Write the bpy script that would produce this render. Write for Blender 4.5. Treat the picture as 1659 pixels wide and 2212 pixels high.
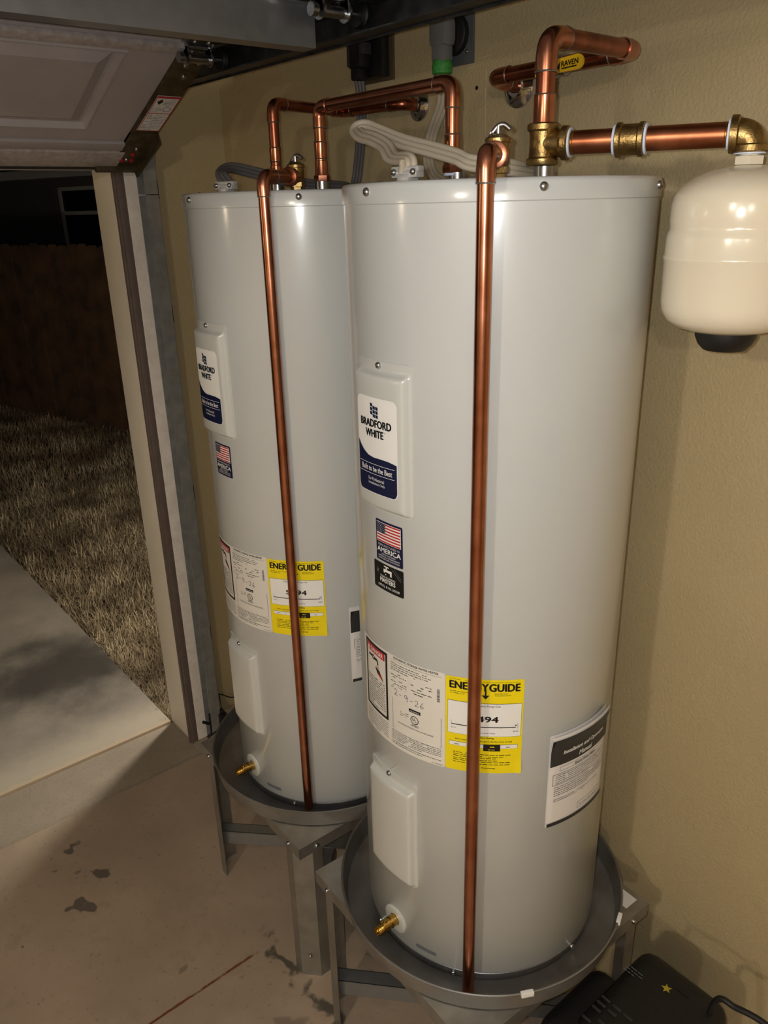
import bpy, bmesh, math, random
from mathutils import Vector, Matrix
from math import sin, cos, pi, radians as R_, sqrt
random.seed(7)
sc = bpy.context.scene
for o in list(bpy.data.objects): bpy.data.objects.remove(o)

# ------------------------------------------------------------------ camera
CAM = Vector((2.4605, -1.3850, 1.9450)); FPX = 1698.26; IW, IH = 1659, 2212
CF = Vector((-0.7212, 0.5889, -0.3649)).normalized()
CR = Vector((0.6394, 0.7685, -0.0236)); CR = (CR - CF*CR.dot(CF)).normalized()
CU = CR.cross(CF)
cd = bpy.data.cameras.new('camera'); cam = bpy.data.objects.new('camera', cd); sc.collection.objects.link(cam)
cam.matrix_world = Matrix(((CR.x, CU.x, -CF.x, CAM.x), (CR.y, CU.y, -CF.y, CAM.y), (CR.z, CU.z, -CF.z, CAM.z), (0, 0, 0, 1)))
cd.sensor_fit = 'VERTICAL'; cd.sensor_height = 36; cd.lens = FPX/IH*36; cd.clip_start = .02; cd.clip_end = 200
sc.camera = cam
def at(px, py, ax, v):
    """photo pixel -> point on the plane axis=v (the wall, floor or height it touches)"""
    d = CF + CR*((px-IW/2)/FPX) - CU*((py-IH/2)/FPX)
    return CAM + d*((v-CAM[ax])/d[ax])

# ------------------------------------------------------------------ light
w = bpy.data.worlds.new('night'); sc.world = w; w.use_nodes = True
w.node_tree.nodes['Background'].inputs[0].default_value = (.12, .16, .25, 1)
w.node_tree.nodes['Background'].inputs[1].default_value = .012
def lamp(name, kind, loc, power, col, size):
    l = bpy.data.lights.new(name, kind); l.energy = power; l.color = col
    if kind == 'POINT': l.shadow_soft_size = size
    o = bpy.data.objects.new(name, l); sc.collection.objects.link(o); o.location = loc
    return o
lamp('phone_flash', 'POINT', CAM - CR*.022 + CU*.012, 24.0, (.96, .985, 1.0), .006)
lamp('ceiling_bulb_far', 'POINT', (5.2, -4.1, 2.50), 90, (1.0, .88, .70), .07)
lamp('ceiling_bulb_mid', 'POINT', (2.7, -3.9, 2.50), 78, (1.0, .90, .75), .07)
lamp('porch_sconce_right', 'POINT', (-.34, -.10, 1.35), 50, (1.0, .93, .80), .03)
lamp('porch_sconce_left', 'POINT', (-.42, -4.3, 1.95), 14, (1.0, .80, .55), .03)
vs = sc.view_settings
vs.view_transform = 'Standard'; vs.look = 'None'; vs.exposure = 0.12; vs.gamma = 1.0; vs.use_curve_mapping = False

# ------------------------------------------------------------------ materials
def lin(c): return tuple(((x/255/12.92) if x <= 10 else ((x/255+.055)/1.055)**2.4) for x in c)
M = {}
def mat(name, rgb, rough=.5, metal=0., var=0., vscale=20., bump=0., bscale=200., rgb2=None, coat=0., spec=.5, alpha=1., rvar=0.):
    m = bpy.data.materials.new(name); m.use_nodes = True; nt = m.node_tree; b = nt.nodes['Principled BSDF']
    c = lin(rgb)
    b.inputs['Roughness'].default_value = rough; b.inputs['Metallic'].default_value = metal
    b.inputs['Coat Weight'].default_value = coat; b.inputs['Coat Roughness'].default_value = .16
    b.inputs['Specular IOR Level'].default_value = spec; b.inputs['Alpha'].default_value = alpha
    b.inputs['Base Color'].default_value = (*c, 1)
    tc = nt.nodes.new('ShaderNodeTexCoord')
    if var or rgb2:
        n = nt.nodes.new('ShaderNodeTexNoise'); n.inputs['Scale'].default_value = vscale; n.inputs['Detail'].default_value = 6
        nt.links.new(tc.outputs['Object'], n.inputs['Vector'])
        r = nt.nodes.new('ShaderNodeValToRGB'); r.color_ramp.elements[0].position = .35; r.color_ramp.elements[1].position = .68
        c2 = lin(rgb2) if rgb2 else tuple(x*(1-var) for x in c)
        r.color_ramp.elements[0].color = (*c2, 1); r.color_ramp.elements[1].color = (*c, 1)
        nt.links.new(n.outputs['Fac'], r.inputs['Fac']); nt.links.new(r.outputs['Color'], b.inputs['Base Color'])
        if rvar:
            mr = nt.nodes.new('ShaderNodeMapRange'); mr.inputs[3].default_value = rough-rvar; mr.inputs[4].default_value = rough+rvar
            nt.links.new(n.outputs['Fac'], mr.inputs[0]); nt.links.new(mr.outputs[0], b.inputs['Roughness'])
    if bump:
        n = nt.nodes.new('ShaderNodeTexNoise'); n.inputs['Scale'].default_value = bscale; n.inputs['Detail'].default_value = 3
        nt.links.new(tc.outputs['Object'], n.inputs['Vector'])
        bp = nt.nodes.new('ShaderNodeBump'); bp.inputs['Strength'].default_value = bump; bp.inputs['Distance'].default_value = .004
        nt.links.new(n.outputs['Fac'], bp.inputs['Height']); nt.links.new(bp.outputs['Normal'], b.inputs['Normal'])
    M[name] = m; return m
mat('jacket', (197, 201, 201), .34, var=.03, vscale=4, spec=.5, coat=1.0)
mat('panel', (201, 203, 200), .32, spec=.5, coat=.8)
mat('base_metal', (150, 150, 152), .35, .9, var=.2, vscale=30)
mat('copper', (204, 140, 112), .25, 1., vscale=18, rgb2=(176, 112, 84), rvar=.05)
mat('copper_dark', (178, 110, 86), .30, 1., vscale=22, rgb2=(140, 82, 62), rvar=.05)
mat('copper_nipple', (190, 122, 88), .34, 1., vscale=20, rgb2=(150, 90, 62))
mat('brass', (176, 150, 98), .38, 1., vscale=60, rgb2=(136, 110, 68), bump=.15, bscale=300)
mat('brass_bright', (206, 170, 90), .24, 1., var=.2, vscale=50)
mat('solder', (190, 190, 192), .32, 1.)
mat('teflon', (214, 224, 246), .55)
mat('chrome', (205, 205, 208), .12, 1.)
mat('steel', (175, 176, 178), .28, 1., var=.15, vscale=60)
mat('galvanized', (162, 166, 168), .34, .82, vscale=38, rgb2=(156, 160, 163), rvar=.06)
mat('pan_metal', (148, 146, 142), .34, .6, vscale=9, rgb2=(122, 115, 107), rvar=.1)
mat('stand_metal', (166, 164, 158), .40, .78, vscale=24, rgb2=(150, 147, 140), rvar=.06)
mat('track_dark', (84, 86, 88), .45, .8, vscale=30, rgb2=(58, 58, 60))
mat('stile', (104, 94, 74), .5, .7, vscale=30, rgb2=(78, 68, 50))
mat('tank', (226, 216, 194), .22, spec=.5, coat=.4)
mat('black_plastic', (16, 16, 17), .5, bump=.08, bscale=500)
mat('vent_grey', (44, 44, 46), .5)
mat('grey_plug', (112, 112, 112), .5)
mat('plate_brown', (92, 78, 58), .45, .3)
mat('plate_grey', (86, 88, 92), .5, .1)
mat('green_tape', (60, 150, 62), .6, var=.4, vscale=120)
mat('cable_grey', (88, 85, 86), .55)
mat('cable_beige', (176, 166, 148), .55)
mat('white_paint', (228, 222, 216), .55, vscale=34, rgb2=(214, 207, 200), bump=.1, bscale=90)
mat('jamb_beige', (226, 219, 205), .6, var=.06, vscale=9, bump=.05)
mat('vinyl_brown', (104, 90, 84), .6, var=.15, vscale=30)
mat('door_paint', (168, 162, 164), .55, var=.06, vscale=14, bump=.06, bscale=160)
mat('door_edge', (186, 179, 177), .55, vscale=70, rgb2=(160, 152, 148))
mat('rubber', (34, 32, 31), .7)
mat('decal_white', (225, 224, 220), .4)
mat('p_black', (14, 14, 15), .45)
mat('p_white', (236, 236, 234), .4)
mat('p_red', (190, 34, 40), .45)
mat('p_yellow', (240, 218, 12), .45)
mat('p_navy', (22, 28, 62), .35)
mat('p_grey', (104, 106, 116), .45)
mat('star_yellow', (170, 150, 40), .6)
mat('chalk', (206, 192, 158), .8)
mat('zinc_clamp', (196, 196, 196), .35, .45)
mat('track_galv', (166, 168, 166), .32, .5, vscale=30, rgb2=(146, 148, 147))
mat('p_ink', (96, 94, 112), .5)
mat('p_label', (226, 222, 214), .42)
mat('yellow_handle', (232, 184, 20), .4)
mat('pouch_film', (230, 232, 232), .12, alpha=.03)
mat('paper', (222, 218, 216), .6)
mat('red_rivet', (150, 24, 30), .5)
mat('fence_wood', (98, 72, 50), .85, vscale=5, rgb2=(64, 46, 32), bump=.3, bscale=40)
mat('house_siding', (96, 92, 90), .8, var=.1, vscale=3)
mat('house_trim', (190, 190, 188), .7)
mat('window_glass', (20, 24, 30), .1)
mat('ceiling_paint', (206, 198, 180), .9)
mat('soil', (88, 72, 52), .95, vscale=18, rgb2=(50, 38, 26), bump=.6, bscale=40)

def nodes_mat(name):
    m = bpy.data.materials.new(name); m.use_nodes = True; M[name] = m
    return m, m.node_tree, m.node_tree.nodes['Principled BSDF']
def add(nt, t, **kw):
    n = nt.nodes.new(t)
    for k, v in kw.items(): setattr(n, k, v)
    return n
def mix(nt, fac, a, b):
    n = add(nt, 'ShaderNodeMix', data_type='RGBA')
    if isinstance(fac, float): n.inputs[0].default_value = fac
    else: nt.links.new(fac, n.inputs[0])
    for i, v in ((6, a), (7, b)):
        if isinstance(v, tuple): n.inputs[i].default_value = (*v, 1)
        else: nt.links.new(v, n.inputs[i])
    return n.outputs[2]
def math_(nt, op, a, b=None, c=None, clamp=False):
    n = add(nt, 'ShaderNodeMath', operation=op, use_clamp=clamp)
    for i, v in enumerate((a, b, c)):
        if v is None: continue
        if isinstance(v, (int, float)): n.inputs[i].default_value = v
        else: nt.links.new(v, n.inputs[i])
    return n.outputs[0]
def noise(nt, vec, scale, detail=5, rough=.55):
    n = add(nt, 'ShaderNodeTexNoise'); n.inputs['Scale'].default_value = scale; n.inputs['Detail'].default_value = detail
    n.inputs['Roughness'].default_value = rough; nt.links.new(vec, n.inputs['Vector']); return n.outputs['Fac']
def ramp(nt, fac, p0, p1, inv=False):
    n = add(nt, 'ShaderNodeMapRange', interpolation_type='SMOOTHSTEP'); nt.links.new(fac, n.inputs[0])
    n.inputs[1].default_value = p0; n.inputs[2].default_value = p1
    n.inputs[3].default_value = 1. if inv else 0.; n.inputs[4].default_value = 0. if inv else 1.
    return n.outputs[0]

# painted drywall with orange-peel relief
def wall_mat(name, rgb):
    m, nt, b = nodes_mat(name); g = add(nt, 'ShaderNodeTexCoord').outputs['Object']
    c = lin(rgb)
    col = mix(nt, ramp(nt, noise(nt, g, 3.0), .3, .75), tuple(x*.93 for x in c), c)
    nt.links.new(col, b.inputs['Base Color']); b.inputs['Roughness'].default_value = .42
    h = math_(nt, 'ADD', ramp(nt, noise(nt, g, 150, 3), .38, .68), math_(nt, 'MULTIPLY', noise(nt, g, 45, 2), .5))
    bp = add(nt, 'ShaderNodeBump'); bp.inputs['Strength'].default_value = .35; bp.inputs['Distance'].default_value = .0016
    nt.links.new(h, bp.inputs['Height']); nt.links.new(bp.outputs[0], b.inputs['Normal'])
wall_mat('wall_tan', (182, 165, 128))

# garage floor: painted concrete, blotches, bare patches, rust line
def floor_mat():
    m, nt, b = nodes_mat('floor_concrete'); g = add(nt, 'ShaderNodeNewGeometry').outputs['Position']
    base = mix(nt, ramp(nt, noise(nt, g, 2.2), .3, .72), lin((156, 138, 119)), lin((178, 159, 138)))
    base = mix(nt, math_(nt, 'MULTIPLY', ramp(nt, noise(nt, g, 9, 8, .65), .52, .72), .35), base, lin((130, 116, 102)))
    base = mix(nt, math_(nt, 'MULTIPLY', ramp(nt, noise(nt, g, 60, 4), .60, .74), .5), base, lin((96, 80, 66)))
    sx = add(nt, 'ShaderNodeSeparateXYZ'); nt.links.new(g, sx.inputs[0])
    dn = noise(nt, g, 22, 5)
    wn = add(nt, 'ShaderNodeVectorMath', operation='SCALE'); nz = add(nt, 'ShaderNodeTexNoise'); nz.inputs['Scale'].default_value = 14
    nt.links.new(g, nz.inputs['Vector'])
    sub = add(nt, 'ShaderNodeVectorMath', operation='SUBTRACT'); nt.links.new(nz.outputs['Color'], sub.inputs[0]); sub.inputs[1].default_value = (.5, .5, .5)
    nt.links.new(sub.outputs[0], wn.inputs[0]); wn.inputs['Scale'].default_value = .14
    gv = add(nt, 'ShaderNodeVectorMath', operation='ADD'); nt.links.new(g, gv.inputs[0]); nt.links.new(wn.outputs[0], gv.inputs[1])
    for (x, y, r, k) in ((.238, -.937, .026, .8), (.41, -.905, .032, .9), (.485, -.995, .030, .85), (.37, -.93, .02, .6), (.30, -1.0, .012, .6),
                         (.52, -1.18, .012, .7), (.90, -.85, .014, .5), (.44, -.72, .012, .6), (1.30, -.80, .05, .55), (1.22, -.72, .05, .5)):
        dist = add(nt, 'ShaderNodeVectorMath', operation='DISTANCE'); nt.links.new(gv.outputs[0], dist.inputs[0]); dist.inputs[1].default_value = (x, y, 0)
        base = mix(nt, math_(nt, 'MULTIPLY', ramp(nt, dist.outputs['Value'], r*.8, r*1.1, True), k), base, lin((92, 84, 76)))
    # rust line parallel to the wall normal
    sg = add(nt, 'ShaderNodeSeparateXYZ'); nt.links.new(gv.outputs[0], sg.inputs[0])
    wob = math_(nt, 'MULTIPLY_ADD', dn, .012, -.006)
    lx = math_(nt, 'ABSOLUTE', math_(nt, 'ADD', math_(nt, 'SUBTRACT', sx.outputs[0], .972), wob))
    rust = math_(nt, 'MULTIPLY', ramp(nt, lx, .002, .005, True), ramp(nt, sx.outputs[1], -.662, -.672))
    base = mix(nt, math_(nt, 'MULTIPLY', rust, ramp(nt, dn, .3, .5)), base, lin((112, 62, 30)))
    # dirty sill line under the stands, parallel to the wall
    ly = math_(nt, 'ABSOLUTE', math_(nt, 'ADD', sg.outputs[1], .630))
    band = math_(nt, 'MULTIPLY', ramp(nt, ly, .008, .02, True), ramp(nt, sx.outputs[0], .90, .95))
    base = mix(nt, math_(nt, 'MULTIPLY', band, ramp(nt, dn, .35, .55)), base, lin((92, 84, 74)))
    nt.links.new(base, b.inputs['Base Color']); b.inputs['Roughness'].default_value = .5
    bp = add(nt, 'ShaderNodeBump'); bp.inputs['Strength'].default_value = .12; bp.inputs['Distance'].default_value = .003
    nt.links.new(noise(nt, g, 40, 8), bp.inputs['Height']); nt.links.new(bp.outputs[0], b.inputs['Normal'])
floor_mat()
def drive_mat(name, ca, cb, stain_and_glow):
    m, nt, b = nodes_mat(name); g = add(nt, 'ShaderNodeNewGeometry').outputs['Position']
    sx = add(nt, 'ShaderNodeSeparateXYZ'); nt.links.new(g, sx.inputs[0])
    col = mix(nt, ramp(nt, noise(nt, g, 2.4), .3, .7), lin(ca), lin(cb))
    col = mix(nt, math_(nt, 'MULTIPLY', ramp(nt, noise(nt, g, 120, 3), .5, .7), .25), col, lin((96, 90, 80)))
    if stain_and_glow:
        d = add(nt, 'ShaderNodeVectorMath', operation='DISTANCE'); nt.links.new(g, d.inputs[0]); d.inputs[1].default_value = at(130, 1450, 2, 0)
        dd = math_(nt, 'ADD', d.outputs['Value'], math_(nt, 'MULTIPLY_ADD', noise(nt, g, 4, 5), .6, -.3))
        col = mix(nt, math_(nt, 'MULTIPLY', ramp(nt, dd, .12, .48, True), .93), col, lin((48, 44, 40)))
        lip = math_(nt, 'ADD', sx.outputs[0], math_(nt, 'MULTIPLY_ADD', noise(nt, g, 25, 4), .05, -.025))
        col = mix(nt, math_(nt, 'MULTIPLY', ramp(nt, lip, -.215, -.193), .75), col, lin((172, 132, 84)))
        col = mix(nt, math_(nt, 'MULTIPLY', ramp(nt, lip, -.46, -.22), .6), col, lin((196, 184, 164)))  # paler towards the lip: porch light's pool painted into the concrete colour
    nt.links.new(col, b.inputs['Base Color']); b.inputs['Roughness'].default_value = .85
    bp = add(nt, 'ShaderNodeBump'); bp.inputs['Strength'].default_value = .25; bp.inputs['Distance'].default_value = .003
    nt.links.new(noise(nt, g, 180, 4), bp.inputs['Height']); nt.links.new(bp.outputs[0], b.inputs['Normal'])
drive_mat('driveway_concrete', (116, 109, 100), (140, 131, 120), True)
drive_mat('threshold_concrete', (146, 134, 118), (166, 153, 135), False)
def grass_mat():
    m, nt, b = nodes_mat('dry_grass'); geo = add(nt, 'ShaderNodeNewGeometry')
    r = add(nt, 'ShaderNodeValToRGB'); nt.links.new(geo.outputs['Random Per Island'], r.inputs['Fac'])
    e = r.color_ramp.elements; e[0].color = (*lin((112, 97, 74)), 1); e[1].color = (*lin((214, 198, 166)), 1); e[1].position = .9
    k = r.color_ramp.elements.new(.45); k.color = (*lin((168, 148, 116)), 1)
    big = ramp(nt, noise(nt, geo.outputs['Position'], 2.2), .35, .68)
    nt.links.new(mix(nt, big, lin((100, 84, 62)), r.outputs['Color']), b.inputs['Base Color']); b.inputs['Roughness'].default_value = .8
grass_mat()

# ------------------------------------------------------------------ mesh helpers
WM = {}
COL = sc.collection
class MB:
    def __init__(s): s.v = []; s.f = []; s.m = []
    def face(s, idx, mi=0): s.f.append(tuple(idx)); s.m.append(mi)
    def addv(s, p): s.v.append(tuple(p)); return len(s.v)-1
    def box(s, a, b, mi=0, bev=0., mtx=None, seg=2):
        bm = bmesh.new(); bmesh.ops.create_cube(bm, size=1)
        for v in bm.verts: v.co = Vector([a[i]+(v.co[i]+.5)*(b[i]-a[i]) for i in range(3)])
        if bev: bmesh.ops.bevel(bm, geom=bm.edges[:], offset=bev, segments=seg, profile=.6, affect='EDGES')
        s.frombm(bm, mi, mtx); return s
    def frombm(s, bm, mi=0, mtx=None):
        n = len(s.v); bm.verts.index_update()
        for v in bm.verts: s.v.append(tuple(mtx @ v.co if mtx else v.co))
        for f in bm.faces: s.face([n+v.index for v in f.verts], mi)
        bm.free()
    def lathe(s, prof, n=48, c=(0, 0, 0), axis=None, mi=0, capa=True, capb=True):
        """prof: list of (r, h) along axis"""
        ax = Vector(axis).normalized() if axis else Vector((0, 0, 1))
        u = ax.orthogonal().normalized() if axis else Vector((1, 0, 0)); w_ = ax.cross(u); c = Vector(c)
        base = len(s.v)
        for r, h in prof:
            for k in range(n):
                a = 2*pi*k/n; s.v.append(tuple(c+ax*h+u*(r*cos(a))+w_*(r*sin(a))))
        for i in range(len(prof)-1):
            for k in range(n):
                k2 = (k+1) % n
                s.face((base+i*n+k, base+i*n+k2, base+(i+1)*n+k2, base+(i+1)*n+k), mi)
        if capa: s.face([base+k for k in reversed(range(n))], mi)
        if capb: s.face([base+(len(prof)-1)*n+k for k in range(n)], mi)
        return s
    def tube(s, pts, r, n=16, mi=0, caps=True):
        pts = [Vector(p) for p in pts]; base = len(s.v); up = None
        rr = r if isinstance(r, (list, tuple)) else [r]*len(pts)
        for i, p in enumerate(pts):
            t = (pts[min(i+1, len(pts)-1)]-pts[max(i-1, 0)]).normalized()
            if up is None: up = t.orthogonal().normalized()
            up = (up-t*up.dot(t)).normalized(); w_ = t.cross(up)
            for k in range(n):
                a = 2*pi*k/n; s.v.append(tuple(p+up*(rr[i]*cos(a))+w_*(rr[i]*sin(a))))
        for i in range(len(pts)-1):
            for k in range(n):
                k2 = (k+1) % n; s.face((base+i*n+k, base+i*n+k2, base+(i+1)*n+k2, base+(i+1)*n+k), mi)
        if caps:
            s.face([base+k for k in reversed(range(n))], mi); s.face([base+(len(pts)-1)*n+k for k in range(n)], mi)
        return s
    def prism(s, poly, h0, h1, mtx=None, mi=0):
        """poly: ccw 2-D outline extruded along local z"""
        n = len(poly); b = len(s.v)
        for h in (h0, h1):
            for x, y in poly:
                p = Vector((x, y, h)); s.v.append(tuple(mtx @ p if mtx else p))
        s.face([b+k for k in reversed(range(n))], mi); s.face([b+n+k for k in range(n)], mi)
        for k in range(n): s.face((b+k, b+(k+1) % n, b+n+(k+1) % n, b+n+k), mi)
        return s
    def build(s, name, mats, parent=None, smooth=40):
        me = bpy.data.meshes.new(name); me.from_pydata(s.v, [], s.f)
        if not isinstance(mats, (list, tuple)): mats = [mats]
        for m in mats: me.materials.append(M[m])
        me.polygons.foreach_set('material_index', s.m)
        if smooth:
            me.polygons.foreach_set('use_smooth', [True]*len(me.polygons)); me.set_sharp_from_angle(angle=R_(smooth))
        o = bpy.data.objects.new(name, me); COL.objects.link(o)
        if parent is not None:
            me.transform(WM[parent.name].inverted()); o.parent = parent; WM[o.name] = WM[parent.name]
        else:
            # origin at the base centre of the thing
            zs = min(v[2] for v in s.v); cx = sum(v[0] for v in s.v)/len(s.v); cy = sum(v[1] for v in s.v)/len(s.v)
            T = Matrix.Translation((cx, cy, zs)); me.transform(T.inverted()); o.location = (cx, cy, zs); WM[o.name] = T
        me.update(); return o
def thing(name, label, cat, loc, rotz=0., group=None):
    o = bpy.data.objects.new(name, None); COL.objects.link(o); o.empty_display_size = .05
    o.location = loc; o.rotation_euler = (0, 0, rotz)
    WM[o.name] = Matrix.Translation(loc) @ Matrix.Rotation(rotz, 4, 'Z')
    return tag(o, label, cat, group)
def tag(o, label, cat, group=None):
    o['label'] = label; o['category'] = cat
    if group: o['group'] = group
    return o
def struct(o, label=None):
    o['kind'] = 'structure'
    if label: o['label'] = label
    return o
def copy_tree(o, name=None, parent=None):
    c = o.copy(); COL.objects.link(c); c.parent = parent
    WM[c.name] = WM[parent.name] if parent is not None else WM[o.name]
    for ch in list(o.children): copy_tree(ch, None, c)
    return c
def spline(pts, n=8):
    P = [Vector(p) for p in pts]; P = [P[0]*2-P[1]] + P + [P[-1]*2-P[-2]]; out = []
    for i in range(1, len(P)-2):
        for k in range(n):
            t = k/n; a, b, c, d = P[i-1:i+3]
            out.append(.5*((2*b)+(c-a)*t+(2*a-5*b+4*c-d)*t*t+(3*b-a-3*c+d)*t**3))
    out.append(P[-2]); return out

# ------------------------------------------------------------------ setting
struct(MB().box((.09, -6.0, -.12), (7.0, .15, 0)).build('floor', 'floor_concrete'), 'tan painted concrete garage floor with bare patches and a rust line')
struct(MB().box((-.185, -6.0, -.12), (.09, -.37, -.012)).box((-.185, -.37, -.12), (.09, .15, -.002)).build('threshold', 'threshold_concrete'), 'concrete apron strip under the garage door')
struct(MB().box((-9.0, -6.0, -.15), (-.185, -.375, 0), bev=.006).build('driveway', 'driveway_concrete'), 'stained concrete driveway outside the garage')
struct(MB().box((-9.5, -.375, -.2), (-.185, 4.0, -.045)).build('lawn', 'soil'), 'bare soil under the dry lawn')
struct(MB().box((-.19, 0, 0), (7.0, .12, 2.75)).build('wall_right', 'wall_tan'), 'tan garage side wall with orange-peel texture')
wr = bpy.data.objects['wall_right']
def onwall(px, py): p = at(px, py, 1, 0.); return p
mb = MB(); q = onwall(1030, 190); mb.lathe([(.0042, 0), (.0042, .0006)], 14, q, (0, -1, 0)); mb.build('anchor_hole', 'p_black', wr)
for a, b in (((959, 232), (962, 310)), ((1050, 150), (1051, 178)), ((1049, 190), (1049, 292)), ((1030, 128), (1066, 117))):
    p, q = onwall(*a), onwall(*b); dv = (q-p).normalized()*.5e-3; dv = Vector((-dv.z, 0, dv.x))
    mb = MB(); mb.v = [tuple(v_+Vector((0, y_, 0))) for y_ in (-.0004, .0002) for v_ in (p-dv, q-dv, q+dv, p+dv)]
    for f_ in ((0, 1, 2, 3), (7, 6, 5, 4), (0, 4, 5, 1), (1, 5, 6, 2), (2, 6, 7, 3), (3, 7, 4, 0)): mb.face(f_)
    mb.build('chalk_mark', 'chalk', wr, smooth=0)
wf = struct(MB().box((-.185, -.358, -.002), (0, 0, 2.75)).box((-.185, -4.05, 2.16), (0, -.358, 2.75)).box((-.185, -6.0, 0), (0, -4.05, 2.75)).build('wall_front', 'wall_tan'), 'tan return wall beside the garage door opening')
struct(MB().box((0, -6.12, 0), (7.0, -6.0, 2.75)).build('wall_left', 'wall_tan'))
struct(MB().box((7.0, -6.0, 0), (7.12, .12, 2.75)).build('wall_back', 'wall_tan'))
struct(MB().box((-.185, -6.0, 2.75), (7.0, .12, 2.85)).build('ceiling', 'ceiling_paint'))
struct(MB().box((-.19, -.370, -.004), (-.022, -.356, 2.16), bev=.002).build('trim_1', 'jamb_beige'), 'beige board lining the reveal of the garage opening')
mb = MB(); mb.box((-.024, -.378, -.01), (-.008, -.345, 2.14), bev=.003); mb.box((-.010, -.373, -.01), (.004, -.346, 2.14), bev=.004)
struct(mb.build('trim_2', 'vinyl_brown'), 'brown vinyl weather strip beside the white jamb')
struct(MB().box((-.02, -.350, 0), (.006, -.254, 2.20), bev=.002).build('trim_3', 'white_paint'), 'scuffed white jamb board behind the door track')
struct(MB().box((0.0, -.254, 0), (.012, -.001, .085), bev=.003).build('baseboard_front', 'wall_tan'))

# lawn blades: nobody could count them
def grass():
    mb = MB(); rnd = random.Random(3)
    def blade(x, y, L, wd):
        if y > .42+(x+7.9)*.3083-.07: return
        a = rnd.uniform(0, 2*pi); tilt = rnd.uniform(.35, 1.35); z = -.046
        d = Vector((cos(a), sin(a), 0)); s = Vector((-sin(a), cos(a), 0))*wd
        p0 = Vector((x, y, z)); p1 = p0+d*(L*.5*sin(tilt*.7))+Vector((0, 0, L*.5*cos(tilt*.7))); p2 = p1+d*(L*.5*sin(tilt))+Vector((0, 0, L*.5*cos(tilt)))
        b = len(mb.v); mb.v += [tuple(p0-s), tuple(p0+s), tuple(p1+s*.8), tuple(p1-s*.8), tuple(p2)]
        mb.face((b, b+1, b+2, b+3)); mb.face((b+3, b+2, b+4))
    for i in range(46000):
        t = rnd.random()**1.7; x = -.19-t*3.4; y = rnd.uniform(-.372, -.25+.62*abs(x)*.95+.1)
        blade(x, min(y, 1.9), rnd.uniform(.035, .075), rnd.uniform(.0012, .0026)*(1+t))
    for i in range(26000):
        x = rnd.uniform(-6.8, -2.2); y = rnd.uniform(-.37, 1.75)
        blade(x, y, rnd.uniform(.05, .10), rnd.uniform(.003, .006))
    return mb
g = grass().build('dry_lawn_grass', 'dry_grass', smooth=0)
g['kind'] = 'stuff'; tag(g, 'dormant straw-coloured lawn grass beside the driveway', 'grass')

# ------------------------------------------------------------------ fence and neighbour
fa, fb = Vector((-7.9, .42, 0)), Vector((-3.1, 1.90, 0)); fd = (fb-fa).normalized(); fn = Vector((-fd.y, fd.x, 0))
fence = thing('wooden_fence', 'dark dog-eared wooden privacy fence at the edge of the dry lawn', 'fence', tuple((fa+fb)/2+Vector((0, 0, -.05))))
L = (fb-fa).length; n = int(L/.146); rnd = random.Random(5)
pk = None
for i in range(n):
    p = fa+fd*(i*.146); h = 1.665+rnd.uniform(-.012, .012); off = rnd.uniform(-.004, .004)
    Mx = Matrix((( fd.x, 0, -fn.x, p.x+fn.x*off), (fd.y, 0, -fn.y, p.y+fn.y*off), (0, 1, 0, -.05), (0, 0, 0, 1)))
    w_ = .139; pts = [(0, 0), (w_, 0), (w_, h+.05-.03), (w_-.03, h+.05), (.03, h+.05), (0, h+.05-.03)]
    MB().prism(pts, -.009, .009, Mx).build('picket', 'fence_wood', fence)
for z in (.35, 1.35):
    Mx = Matrix(((fd.x, fn.x, 0, fa.x), (fd.y, fn.y, 0, fa.y), (0, 0, 1, 0), (0, 0, 0, 1)))
    MB().box((0, .012, z), (L, .05, z+.085), mtx=Mx).build('fence_rail', 'fence_wood', fence)
# neighbour's house beyond the fence, seen only as dark siding and a window
ha, hd, hn = Vector((-11.5, 1.6, -.1)), fd, fn
def H(x, y, z): return Vector((ha.x, ha.y, 0))+hd*x+hn*y+Vector((0, 0, z))
def hcoord(px, py):
    d = CF+CR*((px-IW/2)/FPX)-CU*((py-IH/2)/FPX); k = ((Vector((ha.x, ha.y, 0))-Vector((CAM.x, CAM.y, 0))).dot(hn))/(Vector((d.x, d.y, 0)).dot(hn))
    p = CAM+d*k; return (p-Vector((ha.x, ha.y, 0))).dot(hd), p.z
house = thing('neighbour_house', 'dark neighbouring house with a white framed window above the fence', 'house', tuple(H(4, 0, -.1)))
HM = Matrix(((hd.x, hn.x, 0, ha.x), (hd.y, hn.y, 0, ha.y), (0, 0, 1, 0), (0, 0, 0, 1)))
x0, z0 = hcoord(128, 405); x1, zm = hcoord(128, 461); _, zs = hcoord(60, 392)
mb = MB(); mb.box((-6, 0, -.1), (9, .2, zs), mtx=HM)
hw = mb.build('house_wall', 'house_siding', house)
for i in range(9):
    zz = zs-.12-i*.19
    MB().prism([(0, 0), (.022, 0), (.004, .17), (0, .17)], -6, x0-.1, HM @ Matrix(((0, 0, 1, 0), (-1, 0, 0, 0), (0, 1, 0, zz-.05), (0, 0, 0, 1)))).build('siding_board', 'house_siding', house)
MB().box((-6.3, -.45, zs), (9.3, .2, zs+.10), mtx=HM).build('soffit', 'house_trim', house)
MB().prism([(-.5, 0), (4.0, 0), (4.0, 1.6)], -6.3, 9.3, HM @ Matrix(((0, 0, 1, 0), (1, 0, 0, 0), (0, 1, 0, zs+.1), (0, 0, 0, 1)))).build('roof', 'house_siding', house)
wd = x0+1.9
fr = MB(); t = .045
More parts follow.
